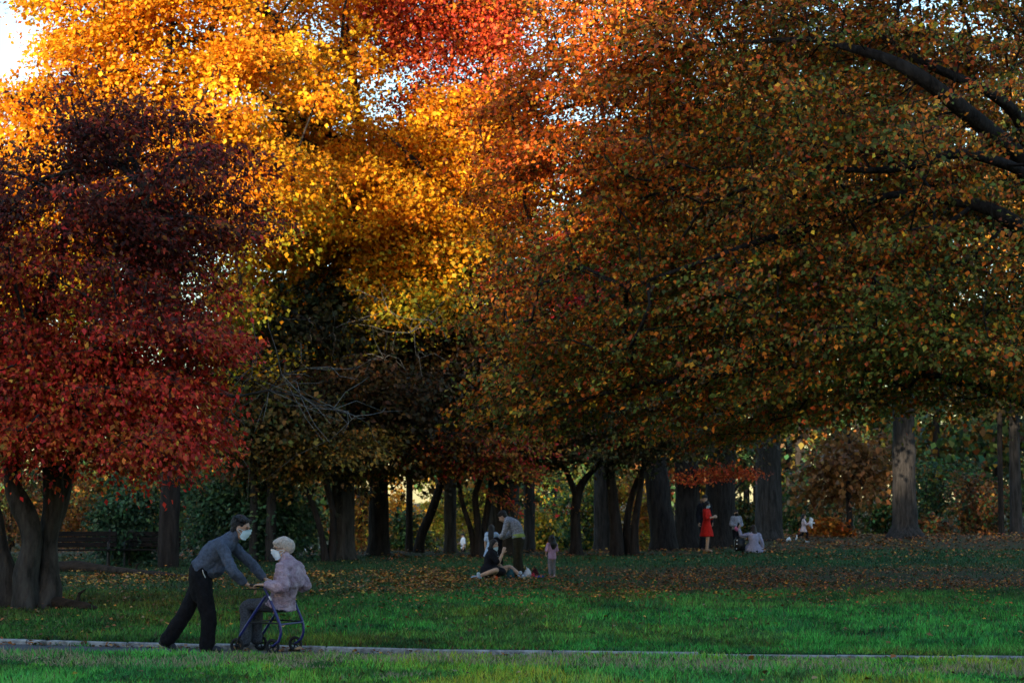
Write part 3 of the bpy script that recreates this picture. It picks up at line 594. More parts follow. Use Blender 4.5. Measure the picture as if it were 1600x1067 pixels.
# ------------------------------------------------------------------ shrubs and bushes
GRN = [(.028, .075, .028), (.050, .105, .034), (.018, .048, .022), (.09, .14, .03)]
YGR = [(.30, .28, .03), (.38, .32, .035), (.15, .18, .025), (.42, .24, .03)]
ORG = [(.30, .12, .016), (.34, .17, .024), (.20, .07, .016), (.16, .10, .024)]
RST = [(.20, .065, .018), (.15, .055, .02), (.25, .10, .02), (.10, .05, .02)]
MIX = [(.07, .085, .018), (.15, .12, .022), (.04, .055, .015), (.20, .10, .02)]
def bush(name, label, px, by, rx, top, cols, Y=None, n=46, per=85, size=.15, wts=(3, 3, 2, 1.2), cat='bush', group=None, stems=3, cut=.36):
    if Y is None: b = W(px, by); Y = b[1]
    else: xx = (px - 800) / FPX * Y; b = np.array([xx, Y, float(gz(xx, Y))])
    k = Y / FPX; base_py = HZ + (EYE - b[2]) / k; hpx = base_py - top; rxm = rx * k; H = hpx * k
    A = fill(n, [(b + [0, 0, H * .5], np.array([rxm, rxm * .7, H * .5]), 1), (b + [rxm * .3, 0, H * .3], np.array([rxm * .8, rxm * .7, H * .33]), .7), (b + [-rxm * .35, 0, H * .36], np.array([rxm * .7, rxm * .7, H * .36]), .7)], .45, cut, 1.0, int(px) + 3, float(b[2]) + .15)
    S = [[(*(b + [R.normal(0, .12), R.normal(0, .1), -.05]), .05 + H * .008), (*(b + [R.normal(0, .2) * rxm, R.normal(0, .1), H * .4]), .04), (*(b + [R.normal(0, .3) * rxm, 0, H * .75]), .02)] for _ in range(stems)]
    return tree(name, label, S, A, per, size, C(cols, wts, .25), cat=cat, spread=max(.3, min(rxm, H) * .28), flat=.6, rtip=.008, rmax=.04, twigs=1, bark=M_BARKD, step=.7, trunk_name='stem', group=group)
bush('round_shrub', 'rounded dark green shrub behind the man, dense down to the ground', 392, 874, 88, 700, [(.045, .10, .055), (.07, .14, .07), (.03, .07, .04), (.10, .15, .06)], n=120, per=120, size=.13, cat='shrub')
bush('ivy_tree', 'ivy-hung green small tree behind the benches, left of the black trunk', 205, 882, 48, 735, [(.04, .09, .045), (.06, .12, .055), (.025, .06, .035)], n=70, per=100, size=.13, cat='small tree', cut=.42, wts=(3, 3, 2))
BG = [
 ('ochre_bush', 'rusty orange bush seen between the maple trunks and the ivy-hung tree', 130, 118, 45, 730, ORG, RST),
 ('brown_bush', 'dim brown bush at the left picture edge behind the maple trunks', 20, 112, 60, 720, RST, MIX),
 ('olive_bush', 'olive bush just right of the black trunk', 300, 108, 46, 630, MIX, GRN),
 ('amber_bush', 'amber bush with a yellow patch in the gap between man and seated woman', 405, 112, 42, 760, YGR, ORG),
 ('green_bush', 'deep green bush behind the two thin bowed stems', 470, 122, 45, 740, GRN, MIX),
 ('amber_bush', 'golden brown bush left of the pale golden trunk', 562, 112, 34, 700, ORG, YGR),
 ('amber_bush', 'bright amber bush right of the pale golden trunk', 628, 106, 30, 735, [(.46, .24, .025), (.40, .17, .02), (.34, .25, .03)], None),
 ('green_bush', 'low dark green bush in front of the bright amber one', 640, 98, 34, 800, GRN, MIX),
 ('yellow_bush', 'yellow-green bush left of the man in the white t-shirt', 682, 138, 30, 745, YGR, None),
 ('yellow_bush', 'yellow-green bush between the thin crooked stems of the picnic maple', 745, 138, 36, 740, YGR, MIX),
 ('green_bush', 'leafy green bush with yellow flecks behind the child in the pink top', 862, 104, 40, 735, GRN, YGR),
 ('yellow_bush', 'sunny yellow-green bush just right of the bent person', 842, 99, 24, 790, YGR, GRN),
 ('green_bush', 'green bush between the Y-forked trunk and the broad straight trunk', 915, 108, 26, 745, GRN, YGR),
 ('amber_bush', 'amber thicket glimpsed between the thin leaning stems', 985, 104, 32, 730, ORG, YGR),
 ('yellow_bush', 'yellow-green thicket left of the tilting dark trunk', 1012, 112, 36, 770, YGR, GRN),
 ('olive_bush', 'olive thicket between the woman in red and the child with a pink ball', 1155, 106, 36, 745, MIX, GRN),
 ('green_bush', 'dark green thicket right of the big ribbed trunk', 1245, 116, 44, 720, GRN, MIX),
 ('rust_bush', 'tall copper bush halfway between the ribbed trunk and the lone pale trunk', 1305, 122, 50, 660, RST, MIX),
 ('orange_bush', 'low glowing orange bush right of the running girl', 1290, 98, 30, 812, [(.42, .14, .014), (.36, .09, .014), (.2, .1, .02)], None),
 ('green_bush', 'dark green bush hugging the left side of the lone pale trunk', 1378, 118, 36, 735, GRN, MIX),
 ('green_bush', 'broad dark green thicket right of the lone pale trunk', 1465, 116, 60, 690, GRN, MIX),
 ('rust_bush', 'rusty red low bush at the foot of the lone pale trunk', 1455, 106, 34, 808, RST, GRN),
 ('rust_bush', 'rusty bush left of the rightmost grey trunk', 1530, 112, 46, 730, RST, GRN),
 ('olive_bush', 'olive thicket at the right picture edge', 1610, 114, 50, 700, GRN, MIX)]
for nm, lb, px, Yb_, rx, top, c1, c2 in BG:
    cc = list(c1) + (list(c2) if c2 else []); ww = [3] * len(c1) + ([1.2] * len(c2) if c2 else [])
    bush(nm, lb, px, None, rx, top, cc, Y=Yb_, n=44, per=80, size=.2, wts=ww)

# far wood closing the view, with gaps of sky, and an added, unseen wood, its heights shaped to shade the park
def wood_mass(name, centres, heights, radii, per, size, cols, wts, trunk=.25):
    Vs, Fs, Cs, n = [], [], [], 0; tr = Acc()
    for c, h, r in zip(centres, heights, radii):
        c = np.asarray(c, float); A = fill(per[0], [(c + [0, 0, h * .58], np.array([r, r, h * .42]), 1)], .35, .36, .35, int(abs(c[0] * 13 + c[1])))
        v_, F_, q_, p_ = spray(A, c + [0, 0, h * .5], per[1], size, .8, r * .28, .6, .3)
        Vs.append(v_); Fs.append(F_ + n); Cs.append(pal(len(p_), cols, wts, .25)); n += len(v_)
        tr.add(*tube([c - [0, 0, .2], c + [0, 0, h * .4], c + [0, 0, h * .8]], [trunk * 1.2, trunk, trunk * .4], 6))
    o = npmesh(name, np.concatenate(Vs), np.concatenate(Fs), M_LEAF, col=np.concatenate(Cs)); o['kind'] = 'stuff'
    t_ = tr.build('tree_trunks', M_BARKD, o); t_['kind'] = 'stuff'
    return o
cs, hs, rs = [], [], []
for i in range(72):
    px = -750 + 3100 * i / 71 + R.uniform(-20, 20); Yd = R.uniform(140, 175); x_ = (px - 800) / FPX * Yd
    if any(abs(px - g) < 26 for g in (612, 1290, 1505)): continue
    cs.append((x_, Yd, float(gz(x_, Yd)))); hs.append(R.uniform(6.5, 9.5) + (8.5 if px > 850 else 4.5 if px < -150 else 0)); rs.append(R.uniform(2.2, 3.6))
for i in range(34):
    px = 830 + 960 * i / 33 + R.uniform(-16, 16); Yd = R.uniform(182, 200); x_ = (px - 800) / FPX * Yd
    cs.append((x_, Yd, float(gz(x_, Yd)))); hs.append(R.uniform(15, 22)); rs.append(R.uniform(3, 4.4))
tag(wood_mass('far_woods', cs, hs, rs, (24, 46), .60, GRN + MIX + RST + ORG, [4] * 4 + [3] * 4 + [.9] * 4 + [.6] * 4))
SHn = np.array([-SH[1] * -1, SH[0]]) ; SHn = np.array([.937, -.35])
cs, hs, rs = [], [], []
for nn in np.arange(-80, 36, 2.8):
    for row in range(5 if nn > -13 else 3):
        n_ = nn + R.uniform(-1, 1); q_ = 46 + row * 5 + R.uniform(-1.5, 1.5); xy = np.array(SH) * q_ + SHn * n_
        h = np.interp(n_, [-80, -46, -40, -21.5, -20.5, -16.2, -15.2, -12, -8.5, 40], [27, 27, 21.0, 20.5, 28, 28, 17.8, 19.4, 27, 27]) + R.uniform(-1.6, 1.0) - row * .5
        cs.append((xy[0], xy[1], 0.0)); hs.append(h); rs.append(R.uniform(2.8, 3.8))
for az in np.arange(-142, 100, 4.2):                     # unseen trees added behind and to the right to cut low sky light
    for row in range(2):
        a_ = math.radians(180 + az + R.uniform(-1, 1)) if False else math.radians(az); d_ = 50 + row * 6 + R.uniform(-2, 2)
        xy = (math.sin(a_) * d_, 14 - math.cos(a_) * d_)
        if -44 < xy[0] * SHn[0] + xy[1] * SHn[1] < 34 and xy[1] < 5: continue
        if xy[1] > (8 if xy[0] > 0 else 16): continue
        cs.append((xy[0], xy[1], 0.0)); hs.append(R.uniform(18, 23)); rs.append(R.uniform(3.2, 4.2))
tag(wood_mass('added_shade_woods', cs, hs, rs, (26, 24), .98, GRN + MIX, [1] * 8, .35))

# ------------------------------------------------------------------ people: bodies grown from tapered limbs into one skin
def A3(*v): return np.array(v, float)
def spline(P, n=5):
    P = np.asarray(P, float); m = len(P)
    if m < 3: return np.stack([np.linspace(P[0][k], P[-1][k], n + 1) for k in range(P.shape[1])], 1)
    Q = np.vstack([2 * P[0] - P[1], P, 2 * P[-1] - P[-2]]); out = []
    for i in range(1, m):
        for t in np.linspace(0, 1, n, endpoint=False):
            a, b, c, d = Q[i - 1], Q[i], Q[i + 1], Q[i + 2]
            out.append(.5 * (2 * b + (c - a) * t + (2 * a - 5 * b + 4 * c - d) * t * t + (3 * b - a - 3 * c + d) * t ** 3))
    return np.array(out + [P[-1]])
class Flesh:
    def __init__(s): s.V = []; s.F = []
    def limb(s, rows, side=(0, 1, 0), seg=14, n=4, cap=True, capl=9):
        """rows: (point, half width along side, half depth); rounded ends"""
        D = spline([(*r[0], r[1], r[2] if len(r) > 2 else r[1]) for r in rows], n)
        P, a, b = D[:, :3], np.abs(D[:, 3]), np.abs(D[:, 4]); T = nrm(np.gradient(P, axis=0))
        rings = [(P[i], a[i], b[i], T[i]) for i in range(len(P))]
        if cap:
            pre = [(P[0] - T[0] * min(a[0], b[0], capl) * math.sin(f), a[0] * math.cos(f), b[0] * math.cos(f), T[0]) for f in (1.45, 1.0, .5)]
            post = [(P[-1] + T[-1] * min(a[-1], b[-1]) * math.sin(f), a[-1] * math.cos(f), b[-1] * math.cos(f), T[-1]) for f in (.5, 1.0, 1.45)]
            rings = pre + rings + post
        o = len(s.V); side = np.asarray(side, float)
        for p, ra, rb, t in rings:
            sd = side - t * np.dot(side, t)
            if np.linalg.norm(sd) < .05: sd = A3(1, 0, 0) - t * t[0]
            sd = sd / np.linalg.norm(sd); dp = np.cross(t, sd)
            for k in range(seg):
                f = 2 * math.pi * k / seg; s.V.append(p + sd * math.cos(f) * ra + dp * math.sin(f) * rb)
        m = len(rings)
        for i in range(m - 1):
            for k in range(seg):
                k2 = (k + 1) % seg; s.F.append((o + i * seg + k, o + i * seg + k2, o + (i + 1) * seg + k2, o + (i + 1) * seg + k))
        s.F.append(tuple(o + k for k in reversed(range(seg)))); s.F.append(tuple(o + (m - 1) * seg + k for k in range(seg)))
    def ball(s, c, r, ax=None, seg=16, rows=10):
        c = np.asarray(c, float); ax = np.eye(3) if ax is None else ax; o = len(s.V)
        for i in range(rows + 1):
            th = math.pi * (i + .02) / (rows + .04)
            for k in range(seg):
                f = 2 * math.pi * k / seg
                s.V.append(c + ax[0] * r[0] * math.sin(th) * math.cos(f) + ax[1] * r[1] * math.sin(th) * math.sin(f) + ax[2] * r[2] * math.cos(th))
        for i in range(rows):
            for k in range(seg):
                k2 = (k + 1) % seg; s.F.append((o + i * seg + k, o + (i + 1) * seg + k, o + (i + 1) * seg + k2, o + i * seg + k2))
        s.F.append(tuple(o + k for k in range(seg))); s.F.append(tuple(o + rows * seg + k for k in reversed(range(seg))))
    def make(s, name, m, parent=None, voxel=.01, smooth=3, wrinkle=0, wscale=.12, deci=0, raw=False, wseed=0):
        me = bpy.data.meshes.new(name); me.from_pydata([tuple(v) for v in s.V], [], s.F); me.update()
        o = bpy.data.objects.new(name, me); COL.objects.link(o)
        if not raw:
            r = o.modifiers.new('r', 'REMESH'); r.mode = 'VOXEL'; r.voxel_size = voxel
            if smooth: q = o.modifiers.new('s', 'SMOOTH'); q.iterations = smooth; q.factor = .5
            if wrinkle:
                tx = bpy.data.textures.new('fold', 'CLOUDS'); tx.noise_scale = wscale; tx.noise_depth = 2
                d = o.modifiers.new('d', 'DISPLACE'); d.texture = tx; d.strength = wrinkle; d.mid_level = .5
            if deci: q = o.modifiers.new('c', 'DECIMATE'); q.ratio = deci
            bpy.context.view_layer.update()
            dg = bpy.context.evaluated_depsgraph_get(); nm = bpy.data.meshes.new_from_object(o.evaluated_get(dg))
            o.modifiers.clear(); old = o.data; o.data = nm; bpy.data.meshes.remove(old); nm.name = name
        o.data.materials.clear(); o.data.materials.append(m)
        o.data.polygons.foreach_set('use_smooth', np.ones(len(o.data.polygons), bool))
        if parent is not None: o.parent = parent
        return o

def skin(c): return mat('skin', c, .55, nscale=20, namt=.12, spec=.35)
M_SKIN = skin((.42, .25, .17)); M_SKIN2 = skin((.48, .31, .22))
def cloth(name, c, amt=.25, s=18, bump=.35, bs=120, c2=None): return mat(name, c, .92, nscale=s, namt=amt, bump=bump, bscale=bs, spec=.12, col2=c2)
M_HAIR = mat('hair_black', (.012, .010, .010), .5, nscale=60, namt=.5, bump=.6, bscale=80, spec=.35)
M_HAIRB = mat('hair_brown', (.030, .018, .013), .5, nscale=60, namt=.5, bump=.6, bscale=80, spec=.35)
M_EYE = mat('eye_dark', (.02, .015, .012), .2)
M_MASK = mat('mask_paper', (.58, .76, .84), .8, spec=.2); M_MASKW = mat('mask_white', (.74, .82, .90), .8, spec=.2)
M_BLACK = mat('black_plastic', (.012, .012, .013), .5); M_RUB = mat('rubber', (.016, .016, .017), .8)
M_WHITE = cloth('white_cotton', (.72, .74, .80), .06)

def frame_of(F, U):
    F = nrm(np.asarray(F, float)); U = np.asarray(U, float); S = nrm(np.cross(U, F)); return F, S, np.cross(F, S)   # forward, left, up
def head_flesh(B, c, F, S, U, k):
    ax = np.array([F, S, U]); P = lambda f, s_, u: c + (F * f + S * s_ + U * u) * k
    B.ball(P(-.008, 0, .022), (.094 * k, .074 * k, .092 * k), ax)
    B.ball(P(.022, 0, -.045), (.068 * k, .060 * k, .078 * k), ax)
    B.ball(P(.052, 0, -.098), (.028 * k, .030 * k, .020 * k), ax)                     # chin
    B.limb([(P(.082, 0, .008), .010 * k), (P(.096, 0, -.014), .013 * k), (P(.104, 0, -.030), .017 * k)], S, 8)   # nose
    B.ball(P(.078, 0, .028), (.016 * k, .050 * k, .012 * k), ax)                      # brow
    B.ball(P(.078, 0, -.064), (.017 * k, .026 * k, .010 * k), ax)                     # lips
    for sg in (1, -1):
        B.ball(P(-.004, sg * .076, -.014), (.020 * k, .009 * k, .034 * k), ax)
        B.ball(P(.060, sg * .038, -.028), (.022 * k, .020 * k, .022 * k), ax)
def eyes(parent, c, F, S, U, k):
    ax = np.array([F, S, U])
    for sg in (1, -1):
        b = Flesh(); b.ball(c + (F * .080 + S * sg * .032 + U * .008) * k, (.009 * k, .015 * k, .0075 * k), ax, 8, 6); b.make('eye', M_EYE, parent, raw=True)
        b = Flesh(); b.limb([(c + (F * .086 + S * sg * .014 + U * .030) * k, .004 * k), (c + (F * .082 + S * sg * .050 + U * .030) * k, .003 * k)], U, 6, 2); b.make('eyebrow', M_HAIR, parent, raw=True)
def hand_flesh(B, w, d, n, thumb, k=1., curl=.5):
    """palm, four unequal bent fingers and a thumb that leaves the palm's side"""
    d = nrm(np.asarray(d, float)); n = np.asarray(n, float); n = nrm(n - d * np.dot(n, d)); s = np.cross(d, n); s = s * (1 if np.dot(s, thumb) > 0 else -1)
    B.limb([(w - d * .02 * k, .026 * k, .019 * k), (w + d * .03 * k, .036 * k, .017 * k), (w + d * .085 * k, .041 * k, .014 * k)], s, 12, 3)
    for off, ln in ((1.5, .072), (.5, .082), (-.5, .076), (-1.5, .058)):
        p = w + d * .088 * k + s * off * .0205 * k; rows = [(p - d * .012 * k, .0098 * k)]; a = curl * .5
        for j, f in enumerate((.45, .32, .25)):
            p = p + (d * math.cos(a) + n * math.sin(a) + s * off * .04) * ln * f * k; rows.append((p, (.0092 - .0009 * j) * k)); a += curl
        B.limb(rows, s, 8, 3)
    p = w + d * .02 * k + s * .026 * k; q_ = p + nrm(d * .75 + s * .8 + n * .3) * .045 * k; r = q_ + nrm(d + s * .25 + n * .5) * .032 * k
    B.limb([(p, .014 * k), (q_, .0115 * k), (r, .0095 * k)], n, 8, 3)

def stand(h=1.7, **kw):
    z = h / 1.7; J = dict(pelvis=A3(0, 0, .93), waist=A3(.01, 0, 1.07), chest=A3(.01, 0, 1.24), upper=A3(0, 0, 1.37), neck=A3(0, 0, 1.44), head=A3(.02, 0, 1.585),
        shL=A3(0, .17, 1.38), elL=A3(-.02, .225, 1.11), wrL=A3(.05, .23, .87), shR=A3(0, -.17, 1.38), elR=A3(-.02, -.225, 1.11), wrR=A3(.05, -.23, .87),
        hipL=A3(0, .085, .90), knL=A3(.02, .09, .50), anL=A3(-.02, .09, .085), toL=A3(.13, .10, .03), hipR=A3(0, -.085, .90), knR=A3(.02, -.09, .50), anR=A3(-.02, -.09, .085), toR=A3(.13, -.10, .03),
        F=A3(1, 0, 0), U=A3(0, 0, 1), hk=1.0, k=1.0, side=A3(0, 1, 0))
    for a, b in J.items():
        if a not in ('F', 'U', 'hk', 'k', 'side'): J[a] = b * z
    J['k'] = z; J['hk'] = z ** .55
    for a, b in kw.items(): J[a] = np.asarray(b, float) if isinstance(b, (tuple, list)) else b
    return J
def torso(B, J, inf=0, z0='pelvis', wide=1, hem=None, deep=1):
    k = J['k']; rows = []
    spec = dict(pelvis=(.165, .112), waist=(.140, .100), chest=(.160, .115), upper=(.150, .085), neck=(.062, .060))
    names = ['pelvis', 'waist', 'chest', 'upper', 'neck']
    if hem is not None: rows.append((hem[0], hem[1], hem[2]))
    for nme in names[names.index(z0):]:
        a, b = spec[nme]; rows.append((J[nme], a * k * wide + inf, b * k * deep + inf))
    B.limb(rows, J['side'], 20, 4, capl=.02 if hem is not None else 9)
def arm(B, J, s, inf=0, end=1.0, cuff=0, k0=1):
    k = J['k']; sh, el, wr = J['sh' + s], J['el' + s], J['wr' + s]
    rows = [(sh + (J['upper'] - sh) * .35, .052 * k + inf, .052 * k + inf), (sh, .056 * k + inf), ((sh + el) / 2, .046 * k + inf), (el, .040 * k + inf * 1.05)]
    if end > .55:
        e = el + (wr - el) * (end - .5) * 2; rows += [((el + e) / 2, .040 * k + inf * 1.05), (e, .028 * k + inf * .85 + cuff)]
    else: rows[-1] = (sh + (el - sh) * end * 2, .048 * k + inf * 1.1)
    B.limb(rows, A3(.3, 1, .2), 12, 4)
def leg(B, J, s, inf=0, end=1.0, straight=0):
    k = J['k']; h, n_, a = J['hip' + s], J['kn' + s], J['an' + s]
    r = lambda x: max(x * k, straight) + inf
    rows = [(h, r(.088)), ((h + n_) / 2, r(.076)), (n_, r(.056))]
    if end > .55:
        e = n_ + (a - n_) * (end - .5) * 2; rows += [(n_ + (e - n_) * .35, r(.056)), (e, r(.036))]
    else: rows = [(h, r(.088)), (h + (n_ - h) * end, r(.08)), (h + (n_ - h) * end * 2, r(.078))]
    B.limb(rows, A3(.2, 1, .1), 14, 4)
def foot(B, J, s, inf=0):
    k = J['k']; a, t = J['an' + s], J['to' + s]; heel = a - nrm(t - a) * .035 * k + A3(0, 0, -.035 * k) if s + 'heel' not in J else J[s + 'heel']
    B.limb([(heel, .032 * k + inf, .032 * k + inf), ((a + t) / 2 + A3(0, 0, -.012 * k), .040 * k + inf, .034 * k + inf), (t, .040 * k + inf, .024 * k + inf)], A3(0, 1, 0), 12, 4)
    B.limb([(a + A3(0, 0, .05 * k), .036 * k + inf), (heel * .5 + a * .5, .036 * k + inf)], A3(0, 1, 0), 10, 2)
def body(t, J, sk, voxel=.008, deci=.3, curl=.6, hands=True, handn=None):
    B = Flesh(); F, S, U = frame_of(J['F'], J['U']); k = J['k']; hk = J['hk'] * 1.0
    torso(B, J, -.004)
    for s in 'LR':
        arm(B, J, s); leg(B, J, s); foot(B, J, s)
        d = J.get('hd' + s, J['wr' + s] - J['el' + s]); n = J.get('hn' + s, A3(0, -1 if s == 'L' else 1, 0)); th = J.get('ht' + s, A3(1, 0, .3))
        hand_flesh(B, J['wr' + s], d, n, th, max(k, .72) * J.get('hdk', 1), J.get('hc' + s, curl))
    B.limb([(J['neck'] - (J['head'] - J['neck']) * .25, .060 * k), (J['neck'] + (J['head'] - J['neck']) * .3, .052 * k), (J['head'] + (-F * .02 - U * .05) * hk, .052 * k)], S, 14, 3)
    head_flesh(B, J['head'], F, S, U, hk)
    o = B.make('body', sk, t, voxel, 2, deci=deci); eyes(o, J['head'], F, S, U, hk)
    return F, S, U, hk
def short_hair(t, J, F, S, U, hk, m=None, fringe=True, seed=0):
    B = Flesh(); c = J['head']; ax = np.array([F, S, U])
    B.ball(c + (-F * .026 + U * .044) * hk, (.100 * hk, .085 * hk, .096 * hk), ax); B.ball(c + (F * .016 + U * .088) * hk, (.056 * hk, .062 * hk, .038 * hk), ax); B.ball(c + (-F * .055 - U * .02) * hk, (.055 * hk, .072 * hk, .075 * hk), ax)
    if fringe: B.limb([(c + (F * .058 + S * .058 + U * .055) * hk, .017 * hk), (c + (F * .078 + U * .062) * hk, .018 * hk), (c + (F * .058 - S * .058 + U * .055) * hk, .017 * hk)], U, 8, 4)
    for a in (-2.9, -2.4, -1.9, -1.4, -1.0, 1.0, 1.4, 1.9, 2.4, 2.9):
        d = (F * math.cos(a) * .085 + S * math.sin(a) * .075); p = c + (d + U * .08) * hk
        B.limb([(p, .024 * hk), (p + (d * .25 + U * .02) * hk, .012 * hk), (p + (d * .36 + U * (.0 + .02 * math.sin(a * 5))) * hk, .004)], U, 7, 3)
    B.make('hair', m or M_HAIR, t, .007, 1, .024, .028, deci=.35)
def long_hair(t, J, F, S, U, hk, ln=.42, m=None, w=.085):
    B = Flesh(); c = J['head']; ax = np.array([F, S, U]); dn = A3(0, 0, -1)
    B.ball(c + (-F * .018 + U * .035) * hk, (.100 * hk, .084 * hk, .092 * hk), ax)
    bk = c + (-F * .055) * hk
    B.limb([(bk + U * .02 * hk, .078 * hk, .05 * hk), (bk - U * .08 * hk - F * .015, w * hk, .052 * hk), (bk + dn * ln * .55 - F * .05, w * 1.1 * hk, .05 * hk), (bk + dn * ln - F * .04, w * .55 * hk, .025 * hk)], S, 14, 4)
    for sg in (1, -1): B.limb([(c + (S * sg * .07 + U * .05 + F * .02) * hk, .025 * hk), (c + (S * sg * .082 - U * .04 + F * .005) * hk, .026 * hk), (c + (S * sg * .075 - F * .02) * hk + dn * ln * .5, .022 * hk)], F, 8, 3)
    B.make('hair', m or M_HAIR, t, .009, 2, .012, .03, deci=.2)
def face_mask(t, c, F, S, U, hk, m, down=0.0, loops=True):
    """a pleated mask over nose and chin, with ear loops"""
    V, Fc = [], []; nu, nv = 17, 9
    for j in range(nv):
        vv = j / (nv - 1)
        for i in range(nu):
            a = (i / (nu - 1) - .5) * 2; ang = a * 1.35
            fr = (.114 - .040 * vv ** 2) * math.cos(ang * .84) + .012 * math.exp(-(a * 3.2) ** 2) * math.exp(-((vv - .35) * 2.6) ** 2); sd = .076 * math.sin(ang)
            u = (.012 - .125 * vv) * (1 - .55 * abs(a) ** 3) - .034 * abs(a) ** 2; rip = .005 * math.sin(vv * 20) * (1 - a * a)
            V.append(c + (F * (fr + rip - down * .3) + S * sd + U * (u - down)) * hk)
    for j in range(nv - 1):
        for i in range(nu - 1): Fc.append((j * nu + i, j * nu + i + 1, (j + 1) * nu + i + 1, (j + 1) * nu + i))
    n = len(V); V2 = [p - (p - c) / np.linalg.norm(p - c) * .004 for p in V]
    Fc2 = [tuple(n + q for q in reversed(f)) for f in Fc]; rim = list(range(nu)) + [j * nu + nu - 1 for j in range(1, nv)] + [(nv - 1) * nu + i for i in range(nu - 2, -1, -1)] + [j * nu for j in range(nv - 2, 0, -1)]
    Fr = [(rim[q], rim[(q + 1) % len(rim)], n + rim[(q + 1) % len(rim)], n + rim[q]) for q in range(len(rim))]
    B = Flesh(); B.V = V + V2; B.F = Fc + Fc2 + Fr; o = B.make('face_mask', m, t, raw=True)
    if loops:
        for sg in (1, -1):
            for u0 in (-.02, -.075):
                L = Flesh(); L.limb([(c + (F * .060 + S * sg * .073 + U * (u0 - down)) * hk, .0026), (c + (F * .030 + S * sg * .079 + U * (u0 * .6)) * hk, .0024), (c + (-F * .008 + S * sg * .084 + U * (-.005 + u0 * .2)) * hk, .0024)], U, 6, 3); L.make('ear_loop', m, o, raw=True)
    return o
def wear(t, name, J, m, kind, voxel=.012, wr=.012, ws=.10, deci=.16, **k):
    B = Flesh(); inf = k.get('inf', .014)
    if kind == 'top':
        torso(B, J, inf, k.get('z0', 'pelvis'), k.get('wide', 1), k.get('hem'), k.get('deep', 1))
        for s in k.get('arms', 'LR'): arm(B, J, s, inf, k.get('sleeve', 1), k.get('cuff', .006))
        if k.get('collar'): B.limb([(J['neck'] - (J['head'] - J['neck']) * .2, .078 * J['k']), (J['neck'] + (J['head'] - J['neck']) * k['collar'], .070 * J['k'])], J['side'], 14, 2)
        for r in k.get('more', ()): B.limb(r, J['side'], 16, 4, capl=k.get('capl', 9))
    if kind == 'legs':
        for s in 'LR': leg(B, J, s, inf, k.get('end', 1), k.get('straight', 0))
        if not k.get('nohip'):
            kk = J['k']; B.limb([((J['hipL'] + J['hipR']) / 2, .155 * kk + inf, .105 * kk + inf), (J['pelvis'], .160 * kk + inf, .112 * kk + inf), (J['pelvis'] * .35 + J['waist'] * .65, .148 * kk + inf, .105 * kk + inf)], J['side'], 18, 3)
        for r in k.get('more', ()): B.limb(r, J['side'], 16, 4)
    if kind == 'rows':
        for r in k['rows']: B.limb(r, J['side'], 18, 4)
    return B.make(name, m, t, voxel, 3, wr, ws, deci=deci)
def shoes(t, J, m, inf=.008, name='shoe', m2=None):
    for i, s in enumerate('LR'):
        B = Flesh(); foot(B, J, s, inf); B.make(name, m2 if (m2 and s == 'R') else m, t, .008, 1, deci=.2)

def glance(px, by): return W(px, by)

# --- the man leaning over the walker (walks to the right)
def mp_(px, py, y): return A3((px - 320) / 133.5, y, (1015.5 - py) / 133.5)
JM = stand(1.72, pelvis=mp_(315, 897, 0), waist=mp_(323, 880, 0), chest=mp_(339, 862, 0), upper=mp_(353, 850, 0), neck=mp_(364, 840, 0), head=mp_(378.5, 823.5, -.01),
    shL=mp_(358, 849, .19), elL=mp_(391, 880, .27), wrL=mp_(411, 903, .26), shR=mp_(351, 850, -.19), elR=mp_(371, 888, -.33), wrR=mp_(389, 908, -.245),
    hipL=mp_(316, 908, .085), knL=mp_(288, 961, .09), anL=mp_(264.5, 996, .09), toL=mp_(275, 1012, .09), Lheel=mp_(255, 1001, .09),
    hipR=mp_(320, 908, -.085), knR=mp_(331, 966, -.09), anR=mp_(329, 1004.5, -.09), toR=mp_(351, 1011.5, -.10), Rheel=mp_(324, 1011, -.09),
    F=A3(.95, -.22, -.22), U=A3(.22, 0, .97), hk=1.1, hdk=1.2, hdL=A3(.9, -.1, -.35), hdR=A3(.9, .15, -.42), hnL=A3(-.3, 0, -1), hnR=A3(-.3, 0, -1), htL=A3(0, -1, 0), htR=A3(0, 1, 0), hcL=.75, hcR=.75)
man = thing('person', 'man in grey fleece and black trousers bending to push a walker, pale blue mask', 'person', (*(A3((320 - 800) / FPX * 25.15, 25.15, 0)),))
man.location.z = 0.0
Fm, Sm, Um, km = body(man, JM, M_SKIN, .0065, .3)
M_FLEECE = cloth('grey_fleece', (.085, .104, .148), .3, 30, .5, 160)
wear(man, 'fleece', JM, M_FLEECE, 'top', .009, .030, .065, .35, inf=.022, wide=1.05, deep=1.12, collar=.42, z0='waist', cuff=.004, sleeve=.93,
     hem=(mp_(312, 889, 0), .172, .128), more=[[(mp_(318, 886, 0), .16, .12), (mp_(338, 888, 0), .13, .10), (mp_(346, 876, 0), .12, .10)]])
M_TROU = cloth('black_trousers', (.010, .010, .012), .4, 20, .4, 90)
wear(man, 'trousers', JM, M_TROU, 'legs', .010, .026, .12, .35, inf=.022, straight=.070, more=[[(mp_(318, 925, 0), .15, .13), (mp_(315, 900, 0), .168, .135), (mp_(315, 888, 0), .165, .125)]])
shoes(man, JM, mat('dark_shoe', (.020, .022, .028), .6))
short_hair(man, JM, Fm, Sm, Um, km, fringe=False)
face_mask(man, JM['head'], Fm, Sm, Um, km, M_MASK)
B = Flesh(); B.limb([(mp_(322.5, 888, -.185), .006), (mp_(324, 893, -.19), .005), (mp_(327, 899, -.19), .007)], A3(0, 1, 0), 6, 3); B.make('key_chain', mat('chain', (.6, .6, .6), .3, metal=1), man, raw=True)

